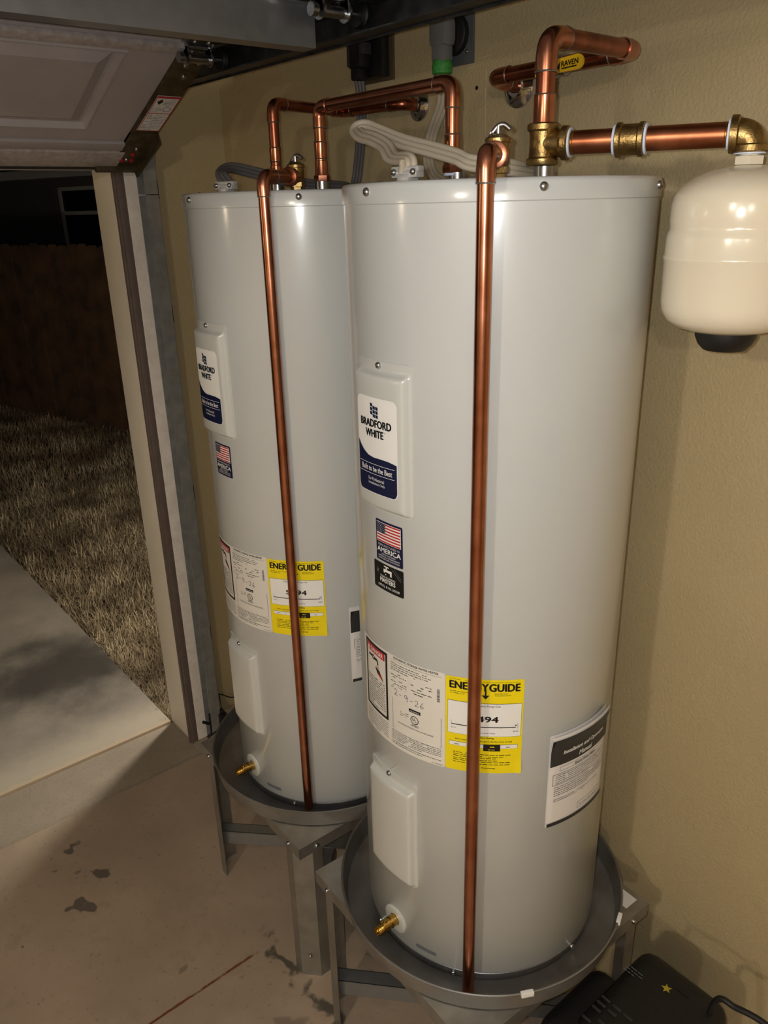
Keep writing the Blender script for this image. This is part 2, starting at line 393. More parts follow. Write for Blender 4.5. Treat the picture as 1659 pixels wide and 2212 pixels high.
for a, b in (((x0, zm-1.1), (x0+t, z0)), ((wd-t, zm-1.1), (wd, z0)), ((x0, z0-t), (wd, z0)), ((x0, zm-1.1), (wd, zm-1.1+t)), ((x0, zm-t/2), (wd, zm+t/2))):
    fr.box((a[0], -.035, a[1]), (b[0], -.001, b[1]), mtx=HM)
fo = fr.build('window_frame', 'house_trim', house)
for a, b in ((zm+t/2, z0-t), (zm-1.1+t, zm-t/2)):
    MB().box((x0+t, -.012, a), (wd-t, -.004, b), mtx=HM).build('window_pane', 'window_glass', fo)

# ------------------------------------------------------------------ water heaters
RJ = .254; ZB = .4695; ZT = 1.9745
CA = Vector((.8889, -.3215, 0)); CB = Vector((1.5092, -.3501, 0)); PHI = .01468
def cyl(az, z, r, c=CA): a = R_(az); return (c.x+r*cos(a), c.y+r*sin(a), z)
def patch(az0, az1, z0, z1, rad, cr, nu, nv, r0=RJ, c=CA):
    """rounded-rectangle sheet wrapped on a cylinder; rad(s,z,d) = radius, d = distance in from the edge"""
    mb = MB(); ac = (az0+az1)/2; hw = R_(az1-az0)/2*r0; zc = (z0+z1)/2; hh = (z1-z0)/2
    zs = []
    k = 6
    for i in range(k): zs.append(-hh+cr*(1-cos(pi/2*i/k)))
    for i in range(nv+1): zs.append(-hh+cr+(2*hh-2*cr)*i/nv)
    zs += [-q for q in reversed(zs[:k])]
    def half(z):
        dz = max(0, abs(z)-(hh-cr)); return hw-(cr-sqrt(max(0, cr*cr-dz*dz)))
    us = [-1, -.985]+[-.97+1.94*i/nu for i in range(nu+1)]+[.985, 1]
    for z in zs:
        h = half(z)
        for u in us:
            s = u*h; d = min(h-abs(s), hh-abs(z))
            mb.addv(cyl(ac+math.degrees(s/r0), zc+z, rad(s, zc+z, d), c))
    w_ = len(us)
    for j in range(len(zs)-1):
        for i in range(w_-1): mb.face((j*w_+i, j*w_+i+1, (j+1)*w_+i+1, (j+1)*w_+i))
    return mb
def sm(x): x = max(0, min(1, x)); return x*x*(3-2*x)
FONT = {}
def text2d(s, bold=0., shear=0.):
    key = (s, bold, shear)
    if key in FONT: return FONT[key]
    cu = bpy.data.curves.new('t', 'FONT'); cu.body = s; cu.size = 1; cu.offset = bold; cu.shear = shear; cu.resolution_u = 3; cu.fill_mode = 'FRONT'
    o = bpy.data.objects.new('t', cu); COL.objects.link(o)
    dg = bpy.context.evaluated_depsgraph_get(); me = bpy.data.meshes.new_from_object(o.evaluated_get(dg))
    v = [(q.co.x, q.co.y) for q in me.vertices]; f = [tuple(p.vertices) for p in me.polygons]
    bpy.data.objects.remove(o); bpy.data.curves.remove(cu); bpy.data.meshes.remove(me)
    xs = [q[0] for q in v] or [0]; ys = [q[1] for q in v] or [0]
    FONT[key] = (v, f, min(xs), max(xs), min(ys), max(ys)); return FONT[key]
class Print:
    """flat print laid on a mapped surface: 2-D metres -> mapping(x, y, lift)"""
    MATS = ['p_black', 'p_white', 'p_red', 'p_yellow', 'p_navy', 'p_grey', 'p_ink', 'p_label']
    K = dict(k=0, w=1, r=2, y=3, n=4, g=5, i=6, l=7)
    def __init__(s, mp): s.mb = MB(); s.mp = mp
    def put(s, vs, fs, m, layer):
        b = len(s.mb.v)
        for x, y in vs: s.mb.v.append(tuple(s.mp(x, y, .0008+.00028*layer)))
        for f in fs: s.mb.face([b+i for i in f], s.K[m])
    def fill(s, x0, x1, lo, hi, m, layer=0, step=.006):
        n = max(1, int((x1-x0)/step)); vs = []
        for i in range(n+1):
            x = x0+(x1-x0)*i/n; vs += [(x, lo(x) if callable(lo) else lo), (x, hi(x) if callable(hi) else hi)]
        s.put(vs, [(2*i, 2*i+2, 2*i+3, 2*i+1) for i in range(n)], m, layer)
    def rect(s, x0, y0, x1, y1, m, layer=0): s.fill(x0, x1, y0, y1, m, layer)
    def frame(s, x0, y0, x1, y1, t, m, layer=1):
        s.rect(x0, y0, x1, y0+t, m, layer); s.rect(x0, y1-t, x1, y1, m, layer); s.rect(x0, y0+t, x0+t, y1-t, m, layer); s.rect(x1-t, y0+t, x1, y1-t, m, layer)
    def text(s, t, x, y, w_, h, m='k', layer=1, bold=.0, align='l', shear=0.):
        v, f, a, b, c, d = text2d(t, 0., shear)
        if b-a < 1e-6: return
        if bold:
            e = bold*h*1.3
            for dx, dy in ((-e, 0), (e, 0), (0, -e*.6), (0, e*.6)): s.text(t, x+dx, y+dy, w_, h, m, layer, 0., align, shear)
            return
        sx = w_/(b-a); sy = h/(d-c)
        ox = {'l': x, 'c': x-w_/2, 'r': x-w_}[align]
        s.put([(ox+(p-a)*sx, y+(q-c)*sy) for p, q in v], f, m, layer)
    def words(s, x0, y, x1, h, m='k', layer=1, seed=0, fill=.8):
        r = random.Random(seed+int(1e5*abs(y))); x = x0
        while x < x1:
            w_ = r.uniform(.9, 3.6)*h
            if r.random() < fill: s.rect(x, y, min(x+w_, x1), y+h*r.uniform(.34, .46), m, layer)
            x += w_+h*.55
    def para(s, x0, y0, x1, y1, n, m='k', layer=1, seed=0, fill=.85):
        p = (y1-y0)/n
        for i in range(n): s.words(x0, y1-(i+1)*p+p*.25, x1-(0 if i < n-1 else (x1-x0)*.35), p*.62, m, layer, seed+i, fill)
    def line(s, pts, t, m='k', layer=1):
        for (ax, ay), (bx, by) in zip(pts, pts[1:]):
            dx, dy = bx-ax, by-ay; l = sqrt(dx*dx+dy*dy) or 1; nx, ny = -dy/l*t/2, dx/l*t/2
            s.put([(ax-nx, ay-ny), (bx-nx, by-ny), (bx+nx, by+ny), (ax+nx, ay+ny)], [(0, 1, 2, 3)], m, layer)
    def disc(s, x, y, r, m, layer=1, r2=0., n=24):
        vs = [(x+r*cos(2*pi*k/n), y+r*sin(2*pi*k/n)) for k in range(n)]
        if r2:
            vs += [(x+r2*cos(2*pi*k/n), y+r2*sin(2*pi*k/n)) for k in range(n)]
            s.put(vs, [(k, (k+1) % n, n+(k+1) % n, n+k) for k in range(n)], m, layer)
        else: s.put(vs, [tuple(range(n))], m, layer)
    def poly(s, pts, m, layer=1): s.put(pts, [tuple(range(len(pts)))], m, layer)
    def build(s, parent): return s.mb.build('printing', s.MATS, parent, smooth=0)
def onjacket(azc, zc, r=RJ, c=CA): return lambda x, y, l: cyl(azc+math.degrees(x/r), zc+y, r+l, c)

def screw(p, nrm, r, parent, mat_='steel'):
    mb = MB(); mb.lathe([(r, 0), (r, r*.35), (r*.8, r*.75), (r*.35, r*.95)], 14, p, nrm, 0)
    nv = Vector(nrm).normalized(); mb.lathe([(r*.33, r*.96), (r*.3, r*.80)], 6, p, nrm, 0, False, True)
    return mb.build('screw', mat_, parent)

GRP = 'electric water heaters on raised stands'
def make_heater():
    t = thing('water_heater', '', 'water heater', (CA.x, CA.y, ZB), 0)
    MB().lathe([(RJ-.002, .4905), (RJ, .493), (RJ, 1.946)], 128, CA, None, 0, True, False).build('jacket', 'jacket', t)
    cap = MB().lathe([(RJ+.0004, 1.9440), (RJ+.0018, 1.9455), (RJ+.0018, 1.968), (RJ-.0005, 1.9728), (RJ-.004, ZT), (RJ-.010, ZT), (RJ-.013, ZT-.003), (.02, ZT-.003)], 128, CA, None, 0, False, True).build('top_cap', 'jacket', t)
    for a in (-96.5, -34.5, 20, 82, 144, 206): screw(cyl(a, 1.9618, RJ+.0016), (cos(R_(a)), sin(R_(a)), 0), .0062, cap)
    ring = MB().lathe([(RJ-.003, ZB), (RJ-.001, .472), (RJ-.001, .489), (RJ-.003, .4905)], 128, CA, None, 0, True, True).build('base_ring', 'base_metal', t)
    for a in (-150, -105, -59, 2.8, 62): screw(cyl(a, .479, RJ-.001), (cos(R_(a)), sin(R_(a)), 0), .0058, ring)
    # seam up the side of the jacket
    # access panels
    for nm, z0, z1, bz0, bz1 in (('upper_access_panel', 1.4625, 1.7158, 1.4655, 1.7005), ('lower_access_panel', .6696, .9242, .6730, .9090)):
        ac = -91.85
        def rad(s, z, d, bz0=bz0, bz1=bz1):
            if d <= 0: return RJ-.0005
            h = .0016
            db = min(R_(14.55)*RJ-abs(s), z-bz0, bz1-z)
            return RJ+h+.0115*sm(db/.0085)+.0012*sm((db-.006)/.012)
        p = patch(ac-15.6, ac+15.6, z0, z1, rad, .009, 46, 84).build(nm, 'panel', t, smooth=60)
        screw(cyl(-92.4, z1-.0068, RJ+.0016), (cos(R_(-92.4)), sin(R_(-92.4)), 0), .0055, p)
    # brand sticker on the upper panel
    rb = RJ+.0145; ac = -91.85; zc = 1.578
    st = patch(ac-10.75, ac+10.75, 1.497, 1.6595, lambda s, z, d: rb+.0002, .011, 20, 20, rb).build('brand_sticker', 'p_white', t)
    P = Print(onjacket(ac, zc, rb)); hw = R_(10.75)*rb; hh = .08125
    wave = [(-1, .0085), (-.85, -.002), (-.65, -.0105), (-.4, -.0165), (-.1, -.0185), (.25, -.0180), (.6, -.0185), (.85, -.0205), (1, -.0225)]
    def wv(x):
        u = x/hw
        for (a, b), (c, d) in zip(wave, wave[1:]):
            if a <= u <= c: return b+(d-b)*sm((u-a)/(c-a))*.0+(d-b)*((u-a)/(c-a))
        return wave[-1][1]
    e = .0016; cr = .0095
    def lo(x):
        dx = max(0, abs(x)-(hw-e-cr)); return -hh+e+(cr-sqrt(max(0, cr*cr-dx*dx)))
    P.fill(-hw+e, hw-e, lo, wv, 'n', 0, .002)
    P.text('BRADFORD', 0, .0330, .0770, .0125, 'k', 1, .052, 'c')
    P.text('WHITE', -.002, .0165, .0450, .0122, 'k', 1, .052, 'c')
    P.disc(.0235, .0275, .0012, 'k', 1, .0008)
    for r_ in range(3):           # waving flag emblem
        for c_ in range(3):
            x = -.0105+c_*.0068; y = .0505+r_*.0066+(.0035 if c_ == 0 else 0)-c_*.0006
            P.poly([(x, y), (x+.0058, y-.0012), (x+.0058, y+.0042), (x, y+.0054)], 'n', 1)
    P.rect(-hw+.004, -.0300, hw-.006, -.0293, 'w', 2); P.rect(-hw+.004, -.0470, hw-.006, -.0463, 'w', 2)
    P.text('Built to be the Best', 0, -.0425, .078, .0090, 'w', 2, .02, 'c')
    P.text('For Professional', 0, -.0585, .040, .0058, 'w', 2, .0, 'c'); P.text('Installation Only', .001, -.0665, .042, .0058, 'w', 2, .0, 'c')
    P.build(st)
    # flag sticker
    az, zc = -89.75, 1.4062; hw = R_(7.72)*RJ; hh = .038
    st = patch(az-7.72, az+7.72, zc-hh, zc+hh, lambda s, z, d: RJ+.0004, .003, 14, 12).build('flag_sticker', 'p_navy', t)
    P = Print(onjacket(az, zc)); fx0, fx1, fy0, fy1 = -hw+.0035, hw-.0035, -.0020, hh-.0035
    P.rect(fx0, fy0, fx1, fy1, 'w', 1); fx0 += .0008; fx1 -= .0008; fy0 += .0008; fy1 -= .0008; sh = (fy1-fy0)/13
    for i in range(13):
        if i % 2 == 0: P.rect(fx0, fy1-(i+1)*sh, fx1, fy1-i*sh, 'r', 2)
    P.rect(fx0, fy1-7*sh, fx0+.4*(fx1-fx0), fy1, 'n', 3)
    for i in range(5):
        for j in range(6): P.disc(fx0+.0022+j*.0040+(i % 2)*.001, fy1-.0022-i*.0034, .0008, 'w', 4, 0, 5)
    P.text('MANUFACTURED IN', 0, -.0095, .054, .0042, 'w', 1, .01, 'c'); P.text('AMERICA', 0, -.0205, .060, .0088, 'w', 1, .03, 'c')
    P.text('USING THE FINEST', 0, -.0252, .036, .0026, 'w', 1, 0, 'c'); P.text('MATERIALS & COMPONENTS', 0, -.0295, .054, .0026, 'w', 1, 0, 'c'); P.text('FROM AROUND THE WORLD', 0, -.0338, .054, .0026, 'w', 1, 0, 'c')
    P.build(st)
    # rating plate with danger notice
    az, zc = -88.0, 1.0905
    st = patch(-112.4, -63.6, .9905, 1.1895, lambda s, z, d: RJ+.0004, .004, 60, 12).build('rating_label', 'p_label', t)
    P = Print(onjacket(az, zc))
    P.frame(-.0975, -.0515, -.0185, .0940, .0052, 'k', 1)
    P.rect(-.0905, .0735, -.0262, .0885, 'r', 1)
    P.poly([(-.0885, .0755), (-.0785, .0755), (-.0835, .0855)], 'w', 2)
    P.text('DANGER', -.0745, .0765, .0435, .0085, 'w', 2, .03)
    # scald pictogram: tap, stream and hand
    P.line([(-.084, .064), (-.068, .064)], .0045, 'k'); P.disc(-.066, .064, .0052, 'k', 1, .0028); P.line([(-.062, .063), (-.052, .063)], .0055, 'k'); P.line([(-.052, .064), (-.049, .054)], .004, 'k')
    for i in range(4): P.line([(-.053+i*.0022, .052), (-.054+i*.0024, .046)], .0007, 'r')
    P.poly([(-.060, .047), (-.045, .044), (-.034, .030), (-.031, .0255), (-.041, .030), (-.052, .036)], 'k', 1)
    P.poly([(-.050, .040), (-.040, .036), (-.033, .027), (-.042, .031)], 'r', 2)
    P.para(-.090, -.0440, -.027, .0230, 13, 'k', 1, 11, .95)
    P.para(-.0985, -.0960, -.019, -.0560, 9, 'g', 1, 21, .97)
    P.text('AUTOMATIC STORAGE WATER HEATER', -.0012, .0925, .097, .0046, 'k', 1, .02)
    P.rect(-.008, .0888, .101, .0892, 'k', 1)
    P.para(-.0085, .0680, .082, .0860, 4, 'k', 1, 31, .85)
    P.para(-.0085, .0300, .030, .0655, 8, 'k', 1, 41, .55); P.para(.040, .0360, .083, .0640, 5, 'k', 1, 51, .45)
    for k in range(15): P.rect(.0932, .0376+k*.00185, .0985, .0376+k*.00185+random.Random(k).uniform(.0005, .0014), 'k', 1)
    def stroke(pts, ox, oy, s_): P.line([(ox+x*s_, oy+y*s_) for x, y in pts], .0010, 'i', 1)
    two = [(0, .75), (.15, .98), (.4, 1), (.55, .75), (.45, .45), (0, 0), (.3, .04), (.65, 0)]
    nine = [(.5, .75), (.3, 1), (.05, .8), (.1, .55), (.35, .5), (.5, .75), (.5, .4), (.45, 0)]
    six = [(.45, 1), (.15, .6), (0, .25), (.15, 0), (.45, .05), (.5, .3), (.25, .4), (.05, .25)]
    stroke(two, .000, .0175, .0125); stroke([(0, 0), (1, 0)], .0125, .0225, .005); stroke(nine, .0245, .0135, .014); stroke([(0, 0), (1, 0)], .0375, .0195, .006)
    stroke(two, .0485, .0130, .0120); stroke(six, .0600, .0125, .0125)
    P.line([(-.005, .009), (-.0055, -.0565), (.1013, -.0575), (.1011, .0045)], .0006, 'k')
    P.rect(.0350, -.0035, .0602, .0030, 'k', 1); P.words(.037, -.0012, .058, .0026, 'w', 2, 3, 1.)
    P.disc(.0473, -.0190, .0088, 'k', 1, .0074); P.text('U', .0425, -.0205, .0042, .0058, 'k', 1, .02); P.text('L', .0480, -.0225, .0036, .0058, 'k', 1, .02)
    P.text('LISTED', .0475, -.0330, .0165, .0040, 'k', 1, .02, 'c')
    P.para(.014, -.022, .034, -.010, 3, 'k', 1, 61, .9)
    P.text('HOUSEHOLD STORAGE TANK WATER HEATER', .0472, -.0405, .078, .0030, 'k', 1, 0, 'c')
    P.para(-.009, -.0830, .1013, -.0600, 6, 'k', 1, 71, .97); P.para(-.009, -.0930, .1013, -.0845, 2, 'k', 1, 81, .95); P.words(.083, -.0965, .105, .0020, 'k', 1, 5, 1.)
    P.build(st)
    # yellow energy label
    az, zc = -48.3, 1.0895
    st = patch(az-15.1, az+15.5, .992, 1.1875, lambda s, z, d: RJ+.0007+(.004*sm((s-.055)/.014)*sm((1.03-z)/.04)), .004, 40, 24).build('energy_label', 'p_yellow', t)
    P = Print(onjacket(az, zc))
    P.text('U.S. Government', -.0598, .0925, .019, .0026, 'k', 1)
    P.text('Federal law prohibits removal of this label before consumer purchase.', .0615, .0915, .094, .0026, 'k', 1, 0, 'r')
    P.text('ENERGY', -.0592, .0752, .0665, .0146, 'k', 1, .048); P.text('GUIDE', .0092, .0748, .0522, .0150, 'k', 1, .048)
    P.rect(.0012, .064, .0042, .0780, 'k', 1); P.poly([(-.0042, .0665), (.0027, .0585), (.0096, .0665)], 'k', 1)
    P.para(-.0590, .0640, -.018, .0715, 2, 'k', 1, 15, .95); P.text('BRADFORD WHITE', .0187, .0690, .022, .0024, 'k', 1); P.text('Model: RE250T6-1NCWW', .0187, .0655, .028, .0024, 'k', 1)
    P.rect(-.0630, -.0185, .0660, .0500, 'k', 1); P.rect(-.0624, -.0179, .0654, .0494, 'w', 2)
    P.text('Estimated Yearly Energy Cost', .001, .0420, .056, .0048, 'k', 3, .01, 'c')
    P.text('$494', .0015, .0100, .0480, .0135, 'k', 3, .042, 'c')
    P.rect(-.0559, .0003, .0565, .0021, 'k', 3); P.rect(-.0562, .0003, -.0557, .009, 'k', 3); P.rect(.0595, -.002, .060, .009, 'k', 3)
    P.poly([(.0550, .0065), (.0565, .0025), (.0580, .0065)], 'k', 3); P.rect(.0015, -.001, .002, .0003, 'k', 3); P.rect(.031, -.001, .0315, .0003, 'k', 3)
    P.text('$121', -.0559, -.0075, .008, .0028, 'k', 3, .01); P.text('$494', .0520, -.0090, .009, .0030, 'k', 3, .01)
    P.text('Cost Range of Similar Models', .001, -.0130, .040, .0030, 'k', 3, .01, 'c')
    P.text('First Hour Rating', .001, -.0245, .036, .0046, 'k', 1, .02, 'c')
    P.text('(How much hot water you get in the first hour of use)', .001, -.0315, .100, .0038, 'k', 1, .015, 'c')
    P.rect(-.0595, -.0440, .0613, -.0352, 'k', 1); P.rect(-.0590, -.0435, .0608, -.0357, 'w', 2)
    P.words(-.050, -.0410, -.040, .0030, 'k', 3, 4, 1.); P.words(.041, -.0410, .047, .0030, 'k', 3, 5, 1.)
    for x in (-.0290, -.0180): P.rect(x, -.0435, x+.0004, -.0357, 'k', 3)
    P.rect(.0011, -.0490, .0307, -.0348, 'k', 3); P.words(.0125, -.0405, .0205, .0036, 'y', 4, 2, 1.); P.words(.0095, -.0465, .0225, .0028, 'y', 4, 3, 1.)
    for i, (y, n_) in enumerate(((-.0560, 1), (-.0600, 2), (-.0685, 2), (-.0770, 1))):
        P.disc(-.0545, y-.001, .0006, 'k', 1, 0, 6)
        for q in range(n_): P.words(-.052, y-.0025-q*.0038, .050-.012*((i+q) % 3), .0030, 'k', 1, 90+i*3+q, .95)
    P.text('ftc.gov/energy', .011, -.0885, .024, .0038, 'k', 1, .015, 'c'); P.build(st)
    # drain valve
    az, zc = -90.85, .5425; nv = Vector((cos(R_(az)), sin(R_(az)), 0)); p0 = Vector(cyl(az, zc, RJ))
    dv = MB().lathe([(.0135, -.004), (.0135, .0035), (.016, .0042), (.029, .0036), (.0315, .0022), (.0315, -.004)], 40, p0, nv, 0, False, False).build('drain_escutcheon', 'panel', t)
    mb = MB(); mb.lathe([(.0125, -.01), (.0125, .016), (.0105, .0165), (.0105, .020), (.0120, .0205), (.0120, .0360), (.0102, .0365), (.0102, .050), (.0085, .051), (.0085, .047), (.004, .046)], 20, p0, nv, 0)
    for k in range(5): mb.lathe([(.0102, .038+k*.0024), (.0108, .0390+k*.0024), (.0102, .0398+k*.0024)], 20, p0, nv, 0, False, False)
    mb.tube([p0+nv*.028+Vector((0, 0, .008)), p0+nv*.028+Vector((0, 0, .0155))], .0048, 12)
    mb.build('drain_valve', 'brass_bright', t)
    # small dark slotted plate near the base
    patch(-78.0, -67.2, .5090, .5180, lambda s, z, d: RJ+.0006, .0035, 16, 4).build('nameplate', 'p_grey', t)
    # clear document pouch
    def pr(s, z, d): return RJ+.0005+.0135*sm(d/.02)
    pouch = patch(-22.2, 20.0, .846, 1.074, pr, .003, 44, 24).build('document_pouch', 'pouch_film', t)
    # power inlet clamp on the rim
    a = -74.0; cz = ZT
    cl = Matrix.Translation(cyl(a, cz, RJ-.028)) @ Matrix.Rotation(R_(a)+pi/2, 4, 'Z')
    mb = MB(); mb.box((-.024, -.009, .004), (.024, .009, .014), bev=.003, mtx=cl); mb.box((-.011, -.012, -.002), (.011, .012, .009), bev=.003, mtx=cl); mb.box((-.026, -.007, .012), (.026, .007, .020), bev=.003, mtx=cl)
    co = mb.build('cable_clamp', 'zinc_clamp', t)
    for sx_ in (-.018, .018):
        q = cl @ Vector((sx_, -.009, .012)); screw(q, cl.to_3x3() @ Vector((0, -1, 0)), .0045, co)
    for s_ in (-.1, .04):
        screw(Vector(cyl(a+s_*220, ZT-.004, RJ-.02)), (0, 0, 1), .006, cap)
    # plated nipple collars on top
    for s_ in (-1, 1):
        o_ = Vector((cos(R_(-5)), sin(R_(-5)), 0))*.1016*s_; q = CA+o_
        MB().lathe([(.030, ZT-.004), (.029, ZT+.0005), (.020, ZT+.002), (.0155, ZT+.003), (.0155, ZT+.018)], 28, q, None, 0).build('inlet_nipple' if s_ < 0 else 'outlet_nipple', 'steel', t)
    return t
heaterA = make_heater()
heaterB = copy_tree(heaterA); heaterB.location = (CB.x, CB.y, ZB); heaterB.rotation_euler = (0, 0, PHI)
heaterA['label'] = 'tall grey water heater standing beside the garage door track'
heaterB['label'] = 'tall grey water heater with a black plumber sticker, beside the cream expansion tank'
for h_ in (heaterA, heaterB): h_['group'] = GRP
WM[heaterB.name] = Matrix.Translation((CB.x, CB.y, ZB)) @ Matrix.Rotation(PHI, 4, 'Z')
for ch in heaterB.children:
    if ch.name.startswith('cable_clamp'): ch.rotation_euler = (0, 0, R_(-9.0))
# plumber's sticker on the second heater only
def cylB(az, z, r): return cyl(az+math.degrees(PHI), z, r, CB)
pb = math.degrees(PHI); az, zc = -90.7+pb, 1.3381; hw = R_(8.85)*RJ
st = patch(az-8.85, az+8.85, zc-.0256, zc+.0256, lambda s, z, d: RJ+.0004, .003, 14, 10, RJ, CB).build('plumber_sticker', 'p_black', heaterB)
st['label'] = 'black plumber sticker with white lettering and a tap'
P = Print(onjacket(az, zc, RJ, CB))
P.rect(-.006, .0115, .010, .0165, 'w'); P.rect(-.004, .0165, -.0010, .0205, 'w'); P.rect(-.009, .0205, .004, .0225, 'w'); P.rect(.007, .0060, .0115, .0165, 'w'); P.rect(-.010, .0095, -.006, .0165, 'w'); P.disc(-.004, .0070, .0012, 'w', 1, 0, 8)
P.text('TEXAS PLUMBING', 0, -.0010, .040, .0040, 'w', 1, .02, 'c'); P.text('MASTERS', 0, -.0100, .040, .0078, 'w', 1, .04, 'c'); P.text('(903) 810-3038', .002, -.0210, .056, .0060, 'w', 1, .0, 'c')
P.poly([(-.030, .010), (-.0275, .0115), (-.0265, .0165), (-.0255, .0115), (-.0225, .0105), (-.0250, .0085), (-.0245, .0035), (-.0270, .0065), (-.0300, .0045), (-.0285, .0085)], 'g', 1)
P.line([(.012, .022), (.024, .012), (.034, .004)], .0012, 'g'); P.line([(.018, .024), (.028, .014), (.036, .008)], .0008, 'g')
P.build(st)

# installation manuals in the pouches
def manual(c, pb, label):
    a0, a1 = -20.6+pb, 15.4+pb; z0, z1 = .852, 1.058
    def rm(s, z, d): return RJ+.0028+.0022*sm(d/.012)+.006*sm((z-1.02)/.04)
    mb = patch(a0, a1, z0, z1, rm, .002, 40, 30, RJ, c)
    nv = len(mb.v)                       # back sheet so that the booklet has thickness
    back = patch(a0, a1, z0, z1, lambda s, z, d: RJ+.0012, .002, 40, 30, RJ, c)
    for v in back.v: mb.v.append(v)
    for f in back.f: mb.face([nv+i for i in reversed(f)])
    bk = tag(mb.build('manual_booklet', 'paper'), label, 'manual', 'manuals in heater pouches')
    azc = (a0+a1)/2; zc = (z0+z1)/2; hw = R_(a1-a0)/2*RJ
    def mp(x, y, l): return cyl(azc+math.degrees(x/RJ), zc+y, rm(0, zc+y, .05)+l, c)
    P = Print(mp); top = z1-zc-.002
    for k in range(15): P.rect(-hw+.001, top-.064+k*.004, hw-.001, top-.060+k*.004, 'k', 0)
    P.text('Installation and Operation', .004, top-.045, .112, .0105, 'w', 1, .02, 'c', .25); P.text('Manual', .004, top-.059, .036, .0095, 'w', 1, .02, 'c', .25)
    P.frame(-hw+.022, top-.078, hw-.012, top-.069, .0006, 'k', 0); P.text('Electric Water Heater', .006, top-.0765, .058, .0055, 'k', 1, .02, 'c', .2)
    P.frame(-hw+.008, top-.108, hw-.012, top-.083, .0008, 'k', 0); P.para(-hw+.014, top-.106, hw-.018, top-.084, 5, 'k', 1, 8, .95)
    P.para(-hw+.012, top-.133, hw-.014, top-.110, 5, 'k', 1, 18, .97); P.para(-hw+.012, top-.146, hw-.030, top-.138, 2, 'k', 1, 28, .95)
    P.frame(-.008, top-.186, hw-.016, top-.172, .0006, 'k', 0); P.words(-.002, top-.181, hw-.02, .004, 'g', 1, 3, 1.)
    P.rect(-hw+.001, -top+.0005, hw-.001, -top+.0085, 'k', 0)
    P.build(bk)
manual(CA, 0, 'installation manual in the pouch of the heater beside the door track')
manual(CB, pb, 'installation manual in the pouch of the heater beside the expansion tank')

# ------------------------------------------------------------------ drain pans and stands
def pan(c, label):
    t = thing('drain_pan', label, 'drain pan', (c[0], c[1], .4675), 0, 'round metal drain pans')
    mb = MB(); ro, rf, z0, zr = .3158, .303, .4678, .5195
    mb.lathe([(.01, z0), (rf, z0), (rf+.004, z0+.002), (ro-.002, zr-.003), (ro+.0015, zr-.002), (ro+.002, zr), (ro, zr+.0012), (ro-.0025, zr), (ro-.004, zr-.004), (rf+.001, z0+.004), (rf-.003, z0+.0016), (.01, z0+.0016)], 120, (c[0], c[1], 0))
    mb.build('pan_body', 'pan_metal', t); return t
pA = pan((.877, -.3381), 'round metal drain pan under the heater beside the door track')
pB = pan((1.5137, -.356), 'round metal drain pan with small white clips on its rim')
for a in (at(1340, 1985, 2, .519), at(1140, 2148, 2, .519)):
    d = Vector((a.x-1.5137, a.y+.356, 0)).normalized(); q = Vector((1.5137, -.356, 0))+d*.3165
    Mx = Matrix(((-d.y, d.x, 0, q.x), (d.x, d.y, 0, q.y), (0, 0, 1, .512), (0, 0, 0, 1)))
    MB().box((-.013, -.0045, 0), (.013, .0045, .0115), bev=.002, mtx=Mx).build('rim_clip', 'p_white', pB)
